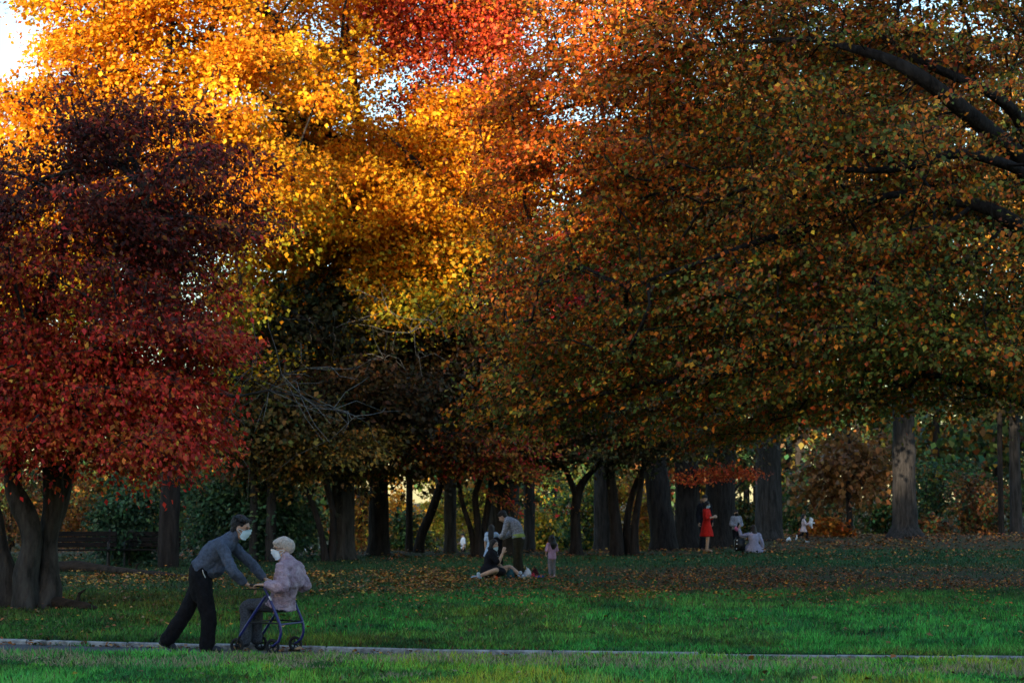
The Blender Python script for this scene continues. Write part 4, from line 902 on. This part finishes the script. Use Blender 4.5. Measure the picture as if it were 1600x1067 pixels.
# --- the walker and the woman sitting on it
TH = math.radians(-23.6); RX = (418 - 800) / FPX * 25.1
wk = thing('rollator_walker', 'dark blue four-wheeled walker with black seat carrying the woman in the beanie', 'walker', (RX, 25.1, 0), TH)
M_BLUE = mat('blue_enamel', (.012, .018, .13), .3, spec=.5); M_STEEL = mat('steel', (.55, .55, .56), .35, metal=1)
def rod(name, pts, r, m, parent, sides=9, step=.03):
    Q, rr = resample(np.array(pts, float), np.full(len(pts), r), step); B = Flesh(); B.limb([(p, r) for p in Q], A3(.1, 1, .2), sides, 1); return B.make(name, m, parent, raw=True)
for sv in (-1, 1):
    y = .265 * sv
    rod('rear_leg', [(.125, y, .77), (.20, y, .64), (.345, y, .34), (.352, y, .30), (.352, y, .21), (.32, y, .15)], .0165, M_BLUE, wk)
    rod('front_leg', [(.145, y, .66), (-.02, y, .44), (-.19, y, .205)], .0155, M_BLUE, wk)
    rod('handle_grip', [(.135, y, .765), (.09, y, .785), (-.05, y, .785)], .016, M_RUB, wk)
    lv = rod('brake_lever', [(.10, y, .745), (.02, y, .738), (-.10, y, .742), (-.15, y, .735)], .006, M_BLACK, wk)
    rod('brake_cable', [(.10, y, .74), (.17, y + .02 * sv, .60), (.33, y + .015 * sv, .35), (.34, y, .2)], .003, M_BLACK, wk)
    rod('side_bar', [(-.075, y, .36), (.335, y, .355)], .009, M_BLACK, wk)
    rod('clamp', [(.196, y, .655), (.212, y, .62)], .0165, M_STEEL, wk)
    for u0, nm in ((-.225, 'front'), (.245, 'rear')):
        w_ = None; T = []
        for a in np.linspace(0, 2 * math.pi, 25): T.append((u0 + .074 * math.cos(a), y, .092 + .074 * math.sin(a)))
        w_ = rod('wheel', T, .0175, M_RUB, wk, 8, .012)
        hb = Flesh(); hb.limb([((u0, y - .022, .092), .020), ((u0, y + .022, .092), .020)], A3(1, 0, 0), 10, 2); hb.make('hub', M_BLACK, w_, raw=True)
        for a in np.arange(5) * 2 * math.pi / 5 + .3 * sv + u0:
            rod('spoke', [(u0 + .015 * math.cos(a), y, .092 + .015 * math.sin(a)), (u0 + .070 * math.cos(a), y, .092 + .070 * math.sin(a))], .0075, M_BLACK, w_, 6)
    if True:
        rod('rear_fork', [(.325, y, .16), (.30, y - .026, .13), (.245, y - .026, .092)], .011, M_BLUE, wk)
        rod('rear_fork', [(.325, y, .16), (.30, y + .026, .13), (.245, y + .026, .092)], .011, M_BLUE, wk)
        rod('front_fork', [(-.19, y, .22), (-.20, y - .026, .17), (-.225, y - .026, .092)], .010, M_BLACK, wk)
        rod('front_fork', [(-.19, y, .22), (-.20, y + .026, .17), (-.225, y + .026, .092)], .010, M_BLACK, wk)
rod('cross_bar', [(.345, -.265, .345), (.345, .265, .345)], .011, M_BLUE, wk)
rod('cross_bar', [(-.08, -.265, .36), (-.08, .265, .36)], .009, M_BLACK, wk)
bm = bmesh.new(); bmesh.ops.create_cube(bm, size=1, matrix=Matrix.Translation((.16, 0, .495)) @ Matrix.Diagonal((.26, .46, .035, 1))); bmesh.ops.bevel(bm, geom=bm.edges[:], offset=.014, segments=3, affect='EDGES')
bmobj('seat', bm, M_BLACK, wk, True)

JW = stand(1.55, pelvis=(-.21, 0, .60), waist=(-.25, 0, .74), chest=(-.285, 0, .88), upper=(-.30, 0, .985), neck=(-.275, 0, 1.05), head=(-.205, 0, 1.195),
    shL=(-.31, .165, .985), elL=(-.38, .265, .765), wrL=(-.155, .285, .792), shR=(-.31, -.165, .985), elR=(-.365, -.265, .765), wrR=(-.165, -.285, .792),
    hipL=(-.20, .085, .575), knL=(.20, .10, .535), anL=(.215, .10, .135), toL=(.335, .115, .055), hipR=(-.20, -.085, .575), knR=(.18, -.10, .535), anR=(.19, -.10, .145), toR=(.31, -.115, .065),
    F=(.74, .67, -.05), U=(.06, 0, 1), hk=1.06, hdk=1.15, hdL=A3(1, -.06, .03), hdR=A3(1, .06, .03), hnL=A3(0, 0, -1), hnR=A3(0, 0, -1), htL=A3(0, -1, 0), htR=A3(0, 1, 0), hcL=.5, hcR=.5)
old = thing('person', 'elderly woman in mauve fleece coat and beige beanie riding seated on the walker', 'person', (RX, 25.1, 0.0), TH + math.pi)
Fw, Sw, Uw, kw = body(old, JW, M_SKIN2, .0065, .3)
M_MAUVE = mat('mauve_fleece', (.34, .225, .28), .95, nscale=9, bump=.8, bscale=70, spec=.08, col2=(.60, .47, .55))
wear(old, 'coat', JW, M_MAUVE, 'top', .009, .048, .055, .4, inf=.034, wide=1.05, deep=1.08, collar=.50, cuff=.0, sleeve=.93, hem=(A3(-.19, 0, .535), .225, .175),
     more=[[(A3(-.325, 0, 1.0), .16, .07), (A3(-.365, 0, .90), .18, .07), (A3(-.375, 0, .80), .19, .06)]])
M_SLATE = mat('patterned_trousers', (.030, .034, .045), .9, nscale=55, bump=.3, bscale=80, spec=.1, col2=(.085, .095, .115))
wear(old, 'trousers', JW, M_SLATE, 'legs', .010, .018, .08, .35, inf=.014, straight=.058)
shoes(old, JW, mat('tan_shoe', (.30, .17, .09), .7), .010, m2=mat('pale_shoe', (.45, .45, .46), .7))
B = Flesh(); c = JW['head']; ax = np.array([Fw, Sw, Uw])
B.ball(c + (-Fw * .022 + Uw * .052) * kw, (.108 * kw, .090 * kw, .088 * kw), ax); B.ball(c + (-Fw * .070 + Uw * .028) * kw, (.080 * kw, .086 * kw, .090 * kw), ax)
B.ball(c + (Fw * .006 + Uw * .074) * kw, (.093 * kw, .086 * kw, .046 * kw), ax)
beanie = B.make('beanie', mat('beanie_knit', (.50, .43, .38), .95, nscale=40, namt=.25, bump=.6, bscale=60, spec=.1), old, .008, 3, .012, .05, deci=.6)
for i in range(9):
    a = .5 + i * .26; L_ = Flesh(); pts = []
    for f in np.linspace(-.9, .9, 7): pts.append((c + (-Fw * (.02 + .098 * math.cos(f)) * math.sin(a * .62) * 1.05 + Fw * .03 + Sw * .094 * math.sin(f) + Uw * (.06 + .078 * math.cos(a * .62) * math.cos(f))) * kw, .006))
    L_.limb(pts, Uw, 6, 2); L_.make('knit_fold', beanie.data.materials[0], beanie, raw=True)
face_mask(old, c, Fw, Sw, Uw, kw, M_MASKW)
gl = Flesh()
for sg in (1, -1):
    o_ = c + (Fw * .094 + Sw * sg * .034 + Uw * .012) * kw
    gl.limb([(o_ + (Sw * math.cos(a) * .022 + Uw * math.sin(a) * .017) * kw, .0022) for a in np.linspace(0, 6.283, 13)], Fw, 5, 1)
    gl.limb([(c + (Fw * .092 + Sw * sg * .056 + Uw * .014) * kw, .0022), (c + (-Fw * .0 + Sw * sg * .082 + Uw * .012) * kw, .0022)], Uw, 5, 2)
gl.make('glasses', mat('dark_frame', (.05, .03, .02), .4), old, raw=True)

# --- the picnic
def small(name, label, cat, p, rz, group=None): return thing(name, label, cat, p, rz, group)
p = W(770, 902)
JS = stand(1.62, pelvis=(-.05, 0, .16), waist=(-.05, 0, .29), chest=(-.03, 0, .44), upper=(-.01, 0, .55), neck=(.0, 0, .61), head=(.03, 0, .735), F=(.75, -.6, -.05),
    shL=(-.01, .17, .55), elL=(.10, .24, .33), wrL=(.22, .16, .22), shR=(-.02, -.17, .54), elR=(.12, -.26, .34), wrR=(.22, -.20, .56), hdR=A3(.3, .1, .9),
    hipL=(.02, .09, .13), knL=(.36, .22, .24), anL=(.60, .06, .08), toL=(.72, .02, .05), hipR=(.0, -.09, .13), knR=(.08, -.42, .20), anR=(-.30, -.50, .07), toR=(-.43, -.52, .05))
t = small('person', 'woman in black dress sitting on the grass with bare legs folded, hand raised', 'person', p, 0)
F_, S_, U_, k_ = body(t, JS, M_SKIN2, .009, .16)
M_BLK = cloth('black_dress', (.010, .010, .014), .3)
wear(t, 'dress', JS, M_BLK, 'top', inf=.022, wide=1.12, deep=1.2, sleeve=.42, wr=.02, more=[[(A3(-.05, 0, .16), .24, .22), (A3(.08, -.08, .15), .22, .13), (A3(.2, -.1, .15), .16, .09)]])
shoes(t, JS, mat('pale_blue_shoe', (.35, .45, .55), .7)); long_hair(t, JS, F_, S_, U_, k_, .16); face_mask(t, JS['head'], F_, S_, U_, k_, M_MASK, .055, False)

p = W(768, 889)
JG = stand(1.10, F=(-.2, .9, 0), elR=(.12, -.21, .80), wrR=(.22, -.12, .86), wrL=(.05, .16, .55)); JG['side'] = A3(0, 1, 0)
t = small('person', 'girl with long black hair in light blue floral dress standing behind the seated woman', 'person', p, math.radians(80))
JG['F'] = A3(1, 0, 0)
F_, S_, U_, k_ = body(t, JG, M_SKIN2, .009, .16)
M_FLO = mat('floral_blue', (.14, .24, .42), .9, nscale=30, bump=.2, spec=.1, col2=(.50, .62, .78))
wear(t, 'dress', JG, M_FLO, 'top', inf=.014, sleeve=.40, hem=(A3(0, 0, .36), .20, .18)); long_hair(t, JG, F_, S_, U_, k_, .36); shoes(t, JG, M_WHITE)

p = W(810, 900)
JB = stand(1.62, pelvis=(.0, 0, .86), waist=(.02, 0, 1.0), chest=(.10, 0, 1.13), upper=(.20, 0, 1.22), neck=(.26, 0, 1.26), head=(.37, 0, 1.33), F=(.85, .1, -.6), U=(.55, 0, .8),
    shL=(.20, .17, 1.21), elL=(.27, .22, .95), wrL=(.40, .12, .85), shR=(.20, -.17, 1.21), elR=(.28, -.22, .95), wrR=(.41, -.10, .86), hipL=(-.02, .09, .84), hipR=(-.02, -.09, .84), knL=(.0, .09, .46), knR=(.05, -.10, .46))
t = small('person', 'person in patterned grey jumper with lime hem and dark olive trousers bending forward', 'person', p, math.radians(160))
F_, S_, U_, k_ = body(t, JB, M_SKIN, .009, .16)
M_PAT = mat('patterned_jumper', (.07, .075, .10), .9, nscale=45, bump=.3, spec=.1, col2=(.38, .40, .46))
wear(t, 'jumper', JB, M_PAT, 'top', inf=.022, hem=(A3(.0, 0, .90), .185, .14), deep=1.1)
B = Flesh(); B.limb([(A3(-.005, 0, .872), .188, .143), (A3(-.004, 0, .880), .188, .143)], A3(0, 1, 0), 18, 2, capl=.008); B.make('lime_hem', cloth('lime_cotton', (.26, .34, .09)), t, raw=True)
wear(t, 'trousers', JB, cloth('olive_trousers', (.028, .024, .014), .3), 'legs', inf=.02, straight=.07, wr=.02); shoes(t, JB, M_BLACK); short_hair(t, JB, F_, S_, U_, k_)
t2 = small('black_trousers', 'small pair of black trousers held up by the bending person', 'clothing', p + A3(-.46, -.02, .28), math.radians(10))
B = Flesh()
for sg in (1, -1): B.limb([(A3(.05 * sg, 0, .55), .060, .04), (A3(.06 * sg, .01, .28), .055, .04), (A3(.07 * sg + .02, .0, .0), .042, .03)], A3(1, 0, 0), 10, 4)
B.limb([(A3(-.05, 0, .56), .05, .04), (A3(.05, 0, .56), .05, .04)], A3(0, 0, 1), 10, 2); B.make('cloth', M_BLK, t2, .012, 2, .02, .07, deci=.4)

p = W(862, 900)
JC = stand(.90, elL=(-.0, .14, .58), wrL=(.09, .10, .52), elR=(.0, -.14, .58), wrR=(.09, -.10, .52)); JC['hk'] = .80
t = small('person', 'small child in pink top and grey leggings seen from behind, bushy black hair', 'person', p, math.radians(118))
F_, S_, U_, k_ = body(t, JC, M_SKIN2, .008, .25)
wear(t, 'top', JC, cloth('pink_cotton', (.44, .28, .42), .15), 'top', inf=.014, sleeve=.42, hem=(A3(0, 0, .42), .10, .09)); wear(t, 'leggings', JC, cloth('grey_leggings', (.17, .17, .20), .2), 'legs', inf=.012)
shoes(t, JC, cloth('pale_pink_shoe', (.6, .42, .45))); long_hair(t, JC, F_, S_, U_, k_, .20, w=.10)

def lump(name, label, cat, px, by, size, m, seed, part='fabric', extra=None):
    """a soft bag: slumped body, gathered mouth and a strap"""
    p = W(px, by); t = thing(name, label, cat, p, seed * .7); w, d, h = size; B = Flesh()
    B.limb([(A3(0, 0, h * .12), w * .5, d * .5), (A3(.01, 0, h * .45), w * .48, d * .48), (A3(.02 * math.sin(seed), 0, h * .85), w * .28, d * .25), (A3(.0, 0, h), w * .14, d * .08)], A3(1, 0, 0), 14, 4)
    B.make(part, m, t, .012, 2, min(w, h) * .16, .05, deci=.4)
    L_ = Flesh(); L_.limb([(A3(-w * .18, 0, h * .8), .008), (A3(-w * .10, d * .1, h * 1.15), .008), (A3(w * .12, d * .1, h * 1.15), .008), (A3(w * .20, 0, h * .8), .008)], A3(0, 1, 0), 6, 3); L_.make('strap', m, t, raw=True)
    return t
lump('bag', 'dark teal bag slumped on the grass beside the bending person', 'bag', 797, 902, (.22, .2, .19), cloth('teal_cloth', (.02, .07, .085)), 1)
lump('bag', 'white plastic bag on the grass right of the bending person', 'bag', 824, 900, (.2, .18, .19), M_WHITE, 2)
lump('bag', 'dark maroon bag beside the white one', 'bag', 836, 899, (.22, .16, .19), cloth('maroon_cloth', (.05, .012, .016)), 3)
lump('bag', 'small crimson pouch leaning on the white bag', 'pouch', 833, 900.5, (.1, .08, .09), cloth('crimson_cloth', (.45, .03, .06)), 4)
lump('bag', 'orange-red pouch by the bare legs of the woman in black', 'pouch', 776, 904, (.09, .08, .07), cloth('orange_cloth', (.55, .08, .02)), 5)
p = W(843, 900.5); t = thing('blue_tray', 'flat bright blue tray lying on the grass before the maroon bag', 'tray', p, .2)
bm = bmesh.new(); bmesh.ops.create_cube(bm, size=1, matrix=Matrix.Translation((0, 0, .03)) @ Matrix.Diagonal((.19, .14, .035, 1))); bmesh.ops.bevel(bm, geom=bm.edges[:], offset=.012, segments=2, affect='EDGES')
top = [f for f in bm.faces if f.normal.z > .9 and f.calc_area() > .01]; r_ = bmesh.ops.inset_region(bm, faces=top, thickness=.012); bmesh.ops.translate(bm, vec=(0, 0, -.018), verts=list({v_ for f in top for v_ in f.verts})); bmobj('dish', bm, mat('blue_plastic', (.02, .13, .60), .35), t)

# --- people further back
Yw = 128.; xw = (724 - 800) / FPX * Yw; p = A3(xw, Yw, float(gz(xw, Yw)))
JT = stand(1.72, elR=(.06, -.23, 1.13), wrR=(.24, -.12, 1.12), F=(1, .25, -.3)); t = small('person', 'man in white t-shirt and black shorts standing beyond the crest of the lawn', 'person', p, math.radians(200))
F_, S_, U_, k_ = body(t, JT, M_SKIN, .010, .2); wear(t, 't_shirt', JT, M_WHITE, 'top', inf=.02, sleeve=.42, hem=(A3(0, 0, .84), .18, .14)); wear(t, 'shorts', JT, M_BLK, 'legs', inf=.02, end=.45); short_hair(t, JT, F_, S_, U_, k_); shoes(t, JT, M_BLACK)
def seated(px, Y, h, yaw, label, topm, legm, cap=None):
    x_ = (px - 800) / FPX * Y; p = A3(x_, Y, float(gz(x_, Y)))
    z = h / 1.7; J = stand(h, pelvis=A3(-.05, 0, .14) * z, waist=A3(-.05, 0, .28) * z, chest=A3(.0, 0, .42) * z, upper=A3(.05, 0, .53) * z, neck=A3(.08, 0, .59) * z, head=A3(.15, 0, .70) * z, F=(.9, .1, -.3),
        shL=A3(.05, .17, .53) * z, elL=A3(.16, .26, .34) * z, wrL=A3(.36, .20, .30) * z, shR=A3(.05, -.17, .53) * z, elR=A3(.16, -.26, .34) * z, wrR=A3(.36, -.20, .30) * z,
        hipL=A3(.0, .09, .12) * z, knL=A3(.36, .16, .36) * z, anL=A3(.62, .12, .07) * z, toL=A3(.76, .12, .04) * z, hipR=A3(.0, -.09, .12) * z, knR=A3(.36, -.16, .36) * z, anR=A3(.62, -.12, .07) * z, toR=A3(.76, -.12, .04) * z)
    t = small('person', label, 'person', p, yaw); F_, S_, U_, k_ = body(t, J, M_SKIN, .011, .2)
    wear(t, 'top', J, topm, 'top', inf=.024, hem=(A3(-.06, 0, .06) * z, .18 * z, .15 * z)); wear(t, 'trousers', J, legm, 'legs', inf=.015); short_hair(t, J, F_, S_, U_, k_); shoes(t, J, M_BLACK)
    if cap: B = Flesh(); B.ball(J['head'] + U_ * .06 * k_, (.115 * k_, .10 * k_, .07 * k_), np.array([F_, S_, U_])); B.limb([(J['head'] + (F_ * .06 + U_ * .05) * k_, .07 * k_, .012), (J['head'] + (F_ * .17 + U_ * .035) * k_, .055 * k_, .010)], S_, 10, 2); B.make('cap', cap, t, raw=True)
    return t
seated(480, 112, 1.75, math.radians(100), 'person in white shirt sitting beyond the crest, behind the seated elderly woman', M_WHITE, M_BLK)
seated(491, 112, 1.5, math.radians(140), 'person in dark clothes and white cap sitting beside the white-shirted one', cloth('dark_grey', (.03, .03, .035)), M_BLK, M_WHITE)

p = W(1103, 862)
JR = stand(1.60, elL=(.06, .22, 1.06), wrL=(.24, .08, 1.12), elR=(.06, -.22, 1.06), wrR=(.26, -.10, 1.10), F=(.95, -.1, -.35), U=(.3, 0, .95), anL=(-.02, .05, .085), anR=(.03, -.05, .085), knL=(.02, .06, .48), knR=(.05, -.06, .48), toL=(.12, .05, .03), toR=(.17, -.05, .03))
t = small('person', 'woman in red dress with long black hair looking down, beside thick dark trunks', 'person', p, math.radians(-25))
F_, S_, U_, k_ = body(t, JR, M_SKIN2, .009, .16)
M_RED = cloth('red_dress', (.55, .018, .012), .2)
wear(t, 'dress', JR, M_RED, 'top', inf=.016, sleeve=.72, hem=(A3(0, 0, .50), .25, .22), more=[[(A3(0, 0, .50), .25, .22), (A3(0, 0, .75), .20, .17), (A3(0, 0, .98), .145, .11)]], wr=.016, capl=.015)
long_hair(t, JR, F_, S_, U_, k_, .40); shoes(t, JR, cloth('nude_shoe', (.45, .30, .22))); face_mask(t, JR['head'], F_, S_, U_, k_, M_MASK)

p = W(1100, 857)
JK = stand(1.86, F=(1, -.5, -.2)); t = small('person', 'man in dark jacket and white collar half hidden behind the woman in red', 'person', p, math.radians(-70))
F_, S_, U_, k_ = body(t, JK, M_SKIN, .011, .2); wear(t, 'jacket', JK, M_BLK, 'top', inf=.026, hem=(A3(0, 0, .86), .20, .15)); wear(t, 'trousers', JK, M_BLK, 'legs', inf=.02, straight=.07); short_hair(t, JK, F_, S_, U_, k_); shoes(t, JK, M_BLACK)
B = Flesh(); B.limb([(A3(.09, 0, 1.30), .06, .03), (A3(.085, 0, 1.45), .055, .035), (A3(.06, 0, 1.55), .07, .05)], A3(0, 1, 0), 12, 3); B.make('white_collar', M_WHITE, t, raw=True)

p = W(1149, 855)
JP = stand(1.32, elR=(.02, -.2, .84), wrR=(.14, -.05, .78), elL=(.02, .2, .84), wrL=(.16, .12, .80)); t = small('person', 'youngster in patterned grey jacket and black trousers standing behind a black case', 'person', p, math.radians(-75))
F_, S_, U_, k_ = body(t, JP, M_SKIN2, .009, .2); wear(t, 'jacket', JP, mat('patterned_jacket', (.10, .10, .12), .9, nscale=35, spec=.1, col2=(.36, .36, .42)), 'top', inf=.026, hem=(A3(0, 0, .66), .15, .12), collar=.4); wear(t, 'trousers', JP, M_BLK, 'legs', inf=.016); short_hair(t, JP, F_, S_, U_, k_); shoes(t, JP, M_BLACK)
face_mask(t, JP['head'], F_, S_, U_, k_, M_BLACK)
t = thing('pink_ball', 'small pink ball held at the waist of the youngster in the patterned jacket', 'ball', p + A3(.0, -.24, .70)); B = Flesh(); B.ball((0, 0, 0), (.085, .085, .085)); B.make('shell', mat('pink_rubber', (.62, .16, .28), .4), t, raw=True); B = Flesh(); B.limb([(A3(0, 0, .080), .012), (A3(0, 0, .092), .010)], A3(1, 0, 0), 8, 1); B.make('valve', M_BLACK, t, raw=True)

p = W(1154, 862); t = thing('black_case', 'black wheeled case with small pale marks standing before the youngster', 'case', p, .25)
bm = bmesh.new(); bmesh.ops.create_cube(bm, size=1, matrix=Matrix.Translation((0, 0, .24)) @ Matrix.Diagonal((.33, .2, .40, 1))); bmesh.ops.bevel(bm, geom=bm.edges[:], offset=.035, segments=3, affect='EDGES'); bmobj('shell', bm, M_BLACK, t, True)
for sx in (-1, 1):
    B = Flesh(); B.limb([(A3(.11 * sx, -.02, .04), .035, .035), (A3(.11 * sx, .02, .04), .035, .035)], A3(1, 0, 0), 10, 1); B.make('wheel', M_RUB, t, raw=True)
rod('pull_handle', [(-.10, .06, .44), (-.10, .06, .50), (.10, .06, .50), (.10, .06, .44)], .010, M_BLACK, t)
for sx, sz in ((-.12, .39), (-.13, .27), (-.14, .12)):
    bm = bmesh.new(); bmesh.ops.create_cube(bm, size=1, matrix=Matrix.Translation((sx, -.103, sz)) @ Matrix.Diagonal((.035, .012, .035, 1))); bmesh.ops.bevel(bm, geom=bm.edges[:], offset=.004, segments=1, affect='EDGES'); bmobj('buckle', bm, mat('pale_metal', (.55, .6, .62), .4), t)

p = W(1176, 862)
JL = stand(1.62, pelvis=(-.02, 0, .16), waist=(-.02, 0, .30), chest=(.0, 0, .45), upper=(.01, 0, .57), neck=(.02, 0, .63), head=(.06, 0, .755), F=(.95, .3, -.1), shL=(.0, .17, .56), elL=(.10, .38, .52), wrL=(.16, .44, .74), hdL=A3(.1, 0, 1), shR=(.0, -.17, .56), elR=(-.04, -.26, .32), wrR=(.02, -.30, .12),
    hipL=(.02, .09, .13), knL=(.40, .15, .15), anL=(.32, -.15, .07), toL=(.22, -.22, .05), hipR=(.02, -.09, .13), knR=(.40, -.12, .14), anR=(.30, -.34, .07), toR=(.20, -.40, .05))
t = small('person', 'woman in pale lavender dress kneeling on the ground, arm stretched out with a phone', 'person', p, math.radians(95))
F_, S_, U_, k_ = body(t, JL, M_SKIN2, .009, .16)
M_LAV = cloth('lavender_dress', (.30, .29, .40), .2)
wear(t, 'dress', JL, M_LAV, 'top', inf=.020, sleeve=.9, deep=1.1, hem=(A3(.05, -.03, .07), .31, .30), wr=.02, more=[[(A3(-.02, 0, .30), .16, .13), (A3(.05, 0, .14), .28, .24), (A3(.10, -.02, .07), .33, .30)]])
long_hair(t, JL, F_, S_, U_, k_, .30, M_HAIRB)
ph = thing('phone', 'dark phone held upright by the kneeling woman in lavender', 'phone', p + A3(-.475, .14, .86), .5); bm = bmesh.new(); bmesh.ops.create_cube(bm, size=1, matrix=Matrix.Rotation(.25, 4, 'Y') @ Matrix.Diagonal((.075, .012, .165, 1))); bmesh.ops.bevel(bm, geom=bm.edges[:], offset=.005, segments=2, affect='EDGES'); bmobj('casing', bm, M_BLACK, ph)
bm = bmesh.new(); bmesh.ops.create_cube(bm, size=1, matrix=Matrix.Rotation(.25, 4, 'Y') @ Matrix.Translation((0, -.0065, 0)) @ Matrix.Diagonal((.066, .002, .15, 1))); bmobj('screen', bm, mat('glass_black', (.01, .01, .012), .1), ph)

p = W(1254, 846)
JU = stand(1.10, elL=(.10, .14, .72), wrL=(.22, .05, .76), elR=(.10, -.14, .72), wrR=(.22, -.06, .76), knL=(.14, .06, .36), anL=(.10, .06, .06), toL=(.20, .06, .03), knR=(-.04, -.06, .33), anR=(-.26, -.06, .25), toR=(-.30, -.06, .14), F=(1, -.1, -.1)); JU['hk'] = .85
t = small('person', 'girl in pale pink dress and black leggings running with a white plush toy', 'person', p, math.radians(-12))
F_, S_, U_, k_ = body(t, JU, M_SKIN2, .009, .22)
wear(t, 'dress', JU, mat('pale_pink_print', (.38, .28, .33), .9, nscale=30, spec=.1, col2=(.66, .58, .62)), 'top', inf=.016, hem=(A3(-.01, 0, .44), .17, .15)); wear(t, 'leggings', JU, M_BLK, 'legs', inf=.008); long_hair(t, JU, F_, S_, U_, k_, .18); shoes(t, JU, M_WHITE)
t = thing('plush_toy', 'white plush toy hugged by the running girl', 'toy', p + A3(.27, -.03, .76)); B = Flesh(); B.ball((0, 0, 0), (.09, .08, .11)); B.ball((.03, 0, .14), (.08, .07, .075)); B.ball((.0, .06, .21), (.03, .02, .04)); B.ball((.0, -.06, .21), (.03, .02, .04)); B.limb([(A3(.05, .05, .03), .03), (A3(.14, .06, .02), .026)]); B.limb([(A3(.05, -.05, .03), .03), (A3(.14, -.06, .02), .026)]); B.limb([(A3(.02, .04, -.08), .035), (A3(.06, .05, -.17), .03)]); B.limb([(A3(.02, -.04, -.08), .035), (A3(.06, -.05, -.17), .03)]); B.make('fur', M_WHITE, t, .012, 2, .015, .04, deci=.4)
lump('bag', 'white bag dropped on the ground behind the running girl', 'bag', 1231, 843, (.30, .2, .14), M_WHITE, 6)

# ------------------------------------------------------------------ benches, log, mound
M_WOOD = mat('bench_wood', (.008, .0065, .006), .85, nscale=12, namt=.4, bump=.4, bscale=30, stretch=(.15, 1, 1), spec=.15); M_IRON = mat('iron', (.015, .015, .016), .6)
def bench(px, by, L, rz, label):
    p = W(px, by); t = thing('park_bench', label, 'bench', p, rz)
    def slat(nm, y, z, d, h, tilt=0):
        bm = bmesh.new(); bmesh.ops.create_cube(bm, size=1, matrix=Matrix.Translation((0, y, z)) @ Matrix.Rotation(tilt, 4, 'X') @ Matrix.Diagonal((L, d, h, 1))); bmesh.ops.bevel(bm, geom=bm.edges[:], offset=.006, segments=1, affect='EDGES'); bmobj(nm, bm, M_WOOD, t)
    for i in range(4): slat('slat', -.21 + i * .125, .44, .11, .035)
    for i in range(3): slat('slat', .26 + i * .03, .56 + i * .135, .03, .12, -.2)
    for sx in (-1, 1):
        xx = sx * (L / 2 - .18); rod('leg', [(xx, -.22, 0), (xx, -.20, .40), (xx, .22, .41), (xx, .36, .92)], .025, M_IRON, t); rod('leg', [(xx, .20, .42), (xx, .30, 0)], .025, M_IRON, t); rod('armrest', [(xx, -.21, .42), (xx, -.20, .63), (xx, .28, .65)], .02, M_IRON, t)
bench(128, 886, 1.75, math.radians(6), 'dark wooden bench just right of the gnarled maple trunks')
bench(235, 884, 1.5, math.radians(-5), 'dark wooden bench beside the black trunk, half hidden by ivy')
M_LOG = mat('log_bark', (.030, .023, .018), .95, nscale=8, namt=.5, bump=.9, bscale=14, stretch=(.3, 1, 1), spec=.1)
def log(label, pts):
    Q, rr = resample(np.array([a[:3] for a in pts]), [a[3] for a in pts], .1); b = Q[0].copy(); t = thing('fallen_log', label, 'log', b)
    a_ = Acc(); a_.add(*tube(Q, rr, 12, .25, 5)); a_.build('wood', M_LOG, t, b)
    a_ = Acc(); k = len(Q) // 2; a_.add(*tube([Q[k], Q[k] + [.05, -.02, rr[k] + .10], Q[k] + [.16, -.05, rr[k] + .17]], [rr[k] * .4, rr[k] * .3, .01], 7)); a_.build('broken_branch', M_LOG, t, b)
def wz(px, by, dz, r): q_ = W(px, by); return (*(q_ + [0, 0, dz]), r)
log('short dark log lying at the foot of the maple trunks', [wz(84, 950, .10, .12), wz(105, 951, .09, .10), wz(135, 953, .07, .08), wz(158, 954, .04, .03)])
log('long low dark log lying in front of the benches', [wz(92, 893, .08, .16), wz(120, 893, .09, .17), wz(160, 894, .06, .12), wz(215, 897, .04, .08), wz(300, 903, .03, .05)])
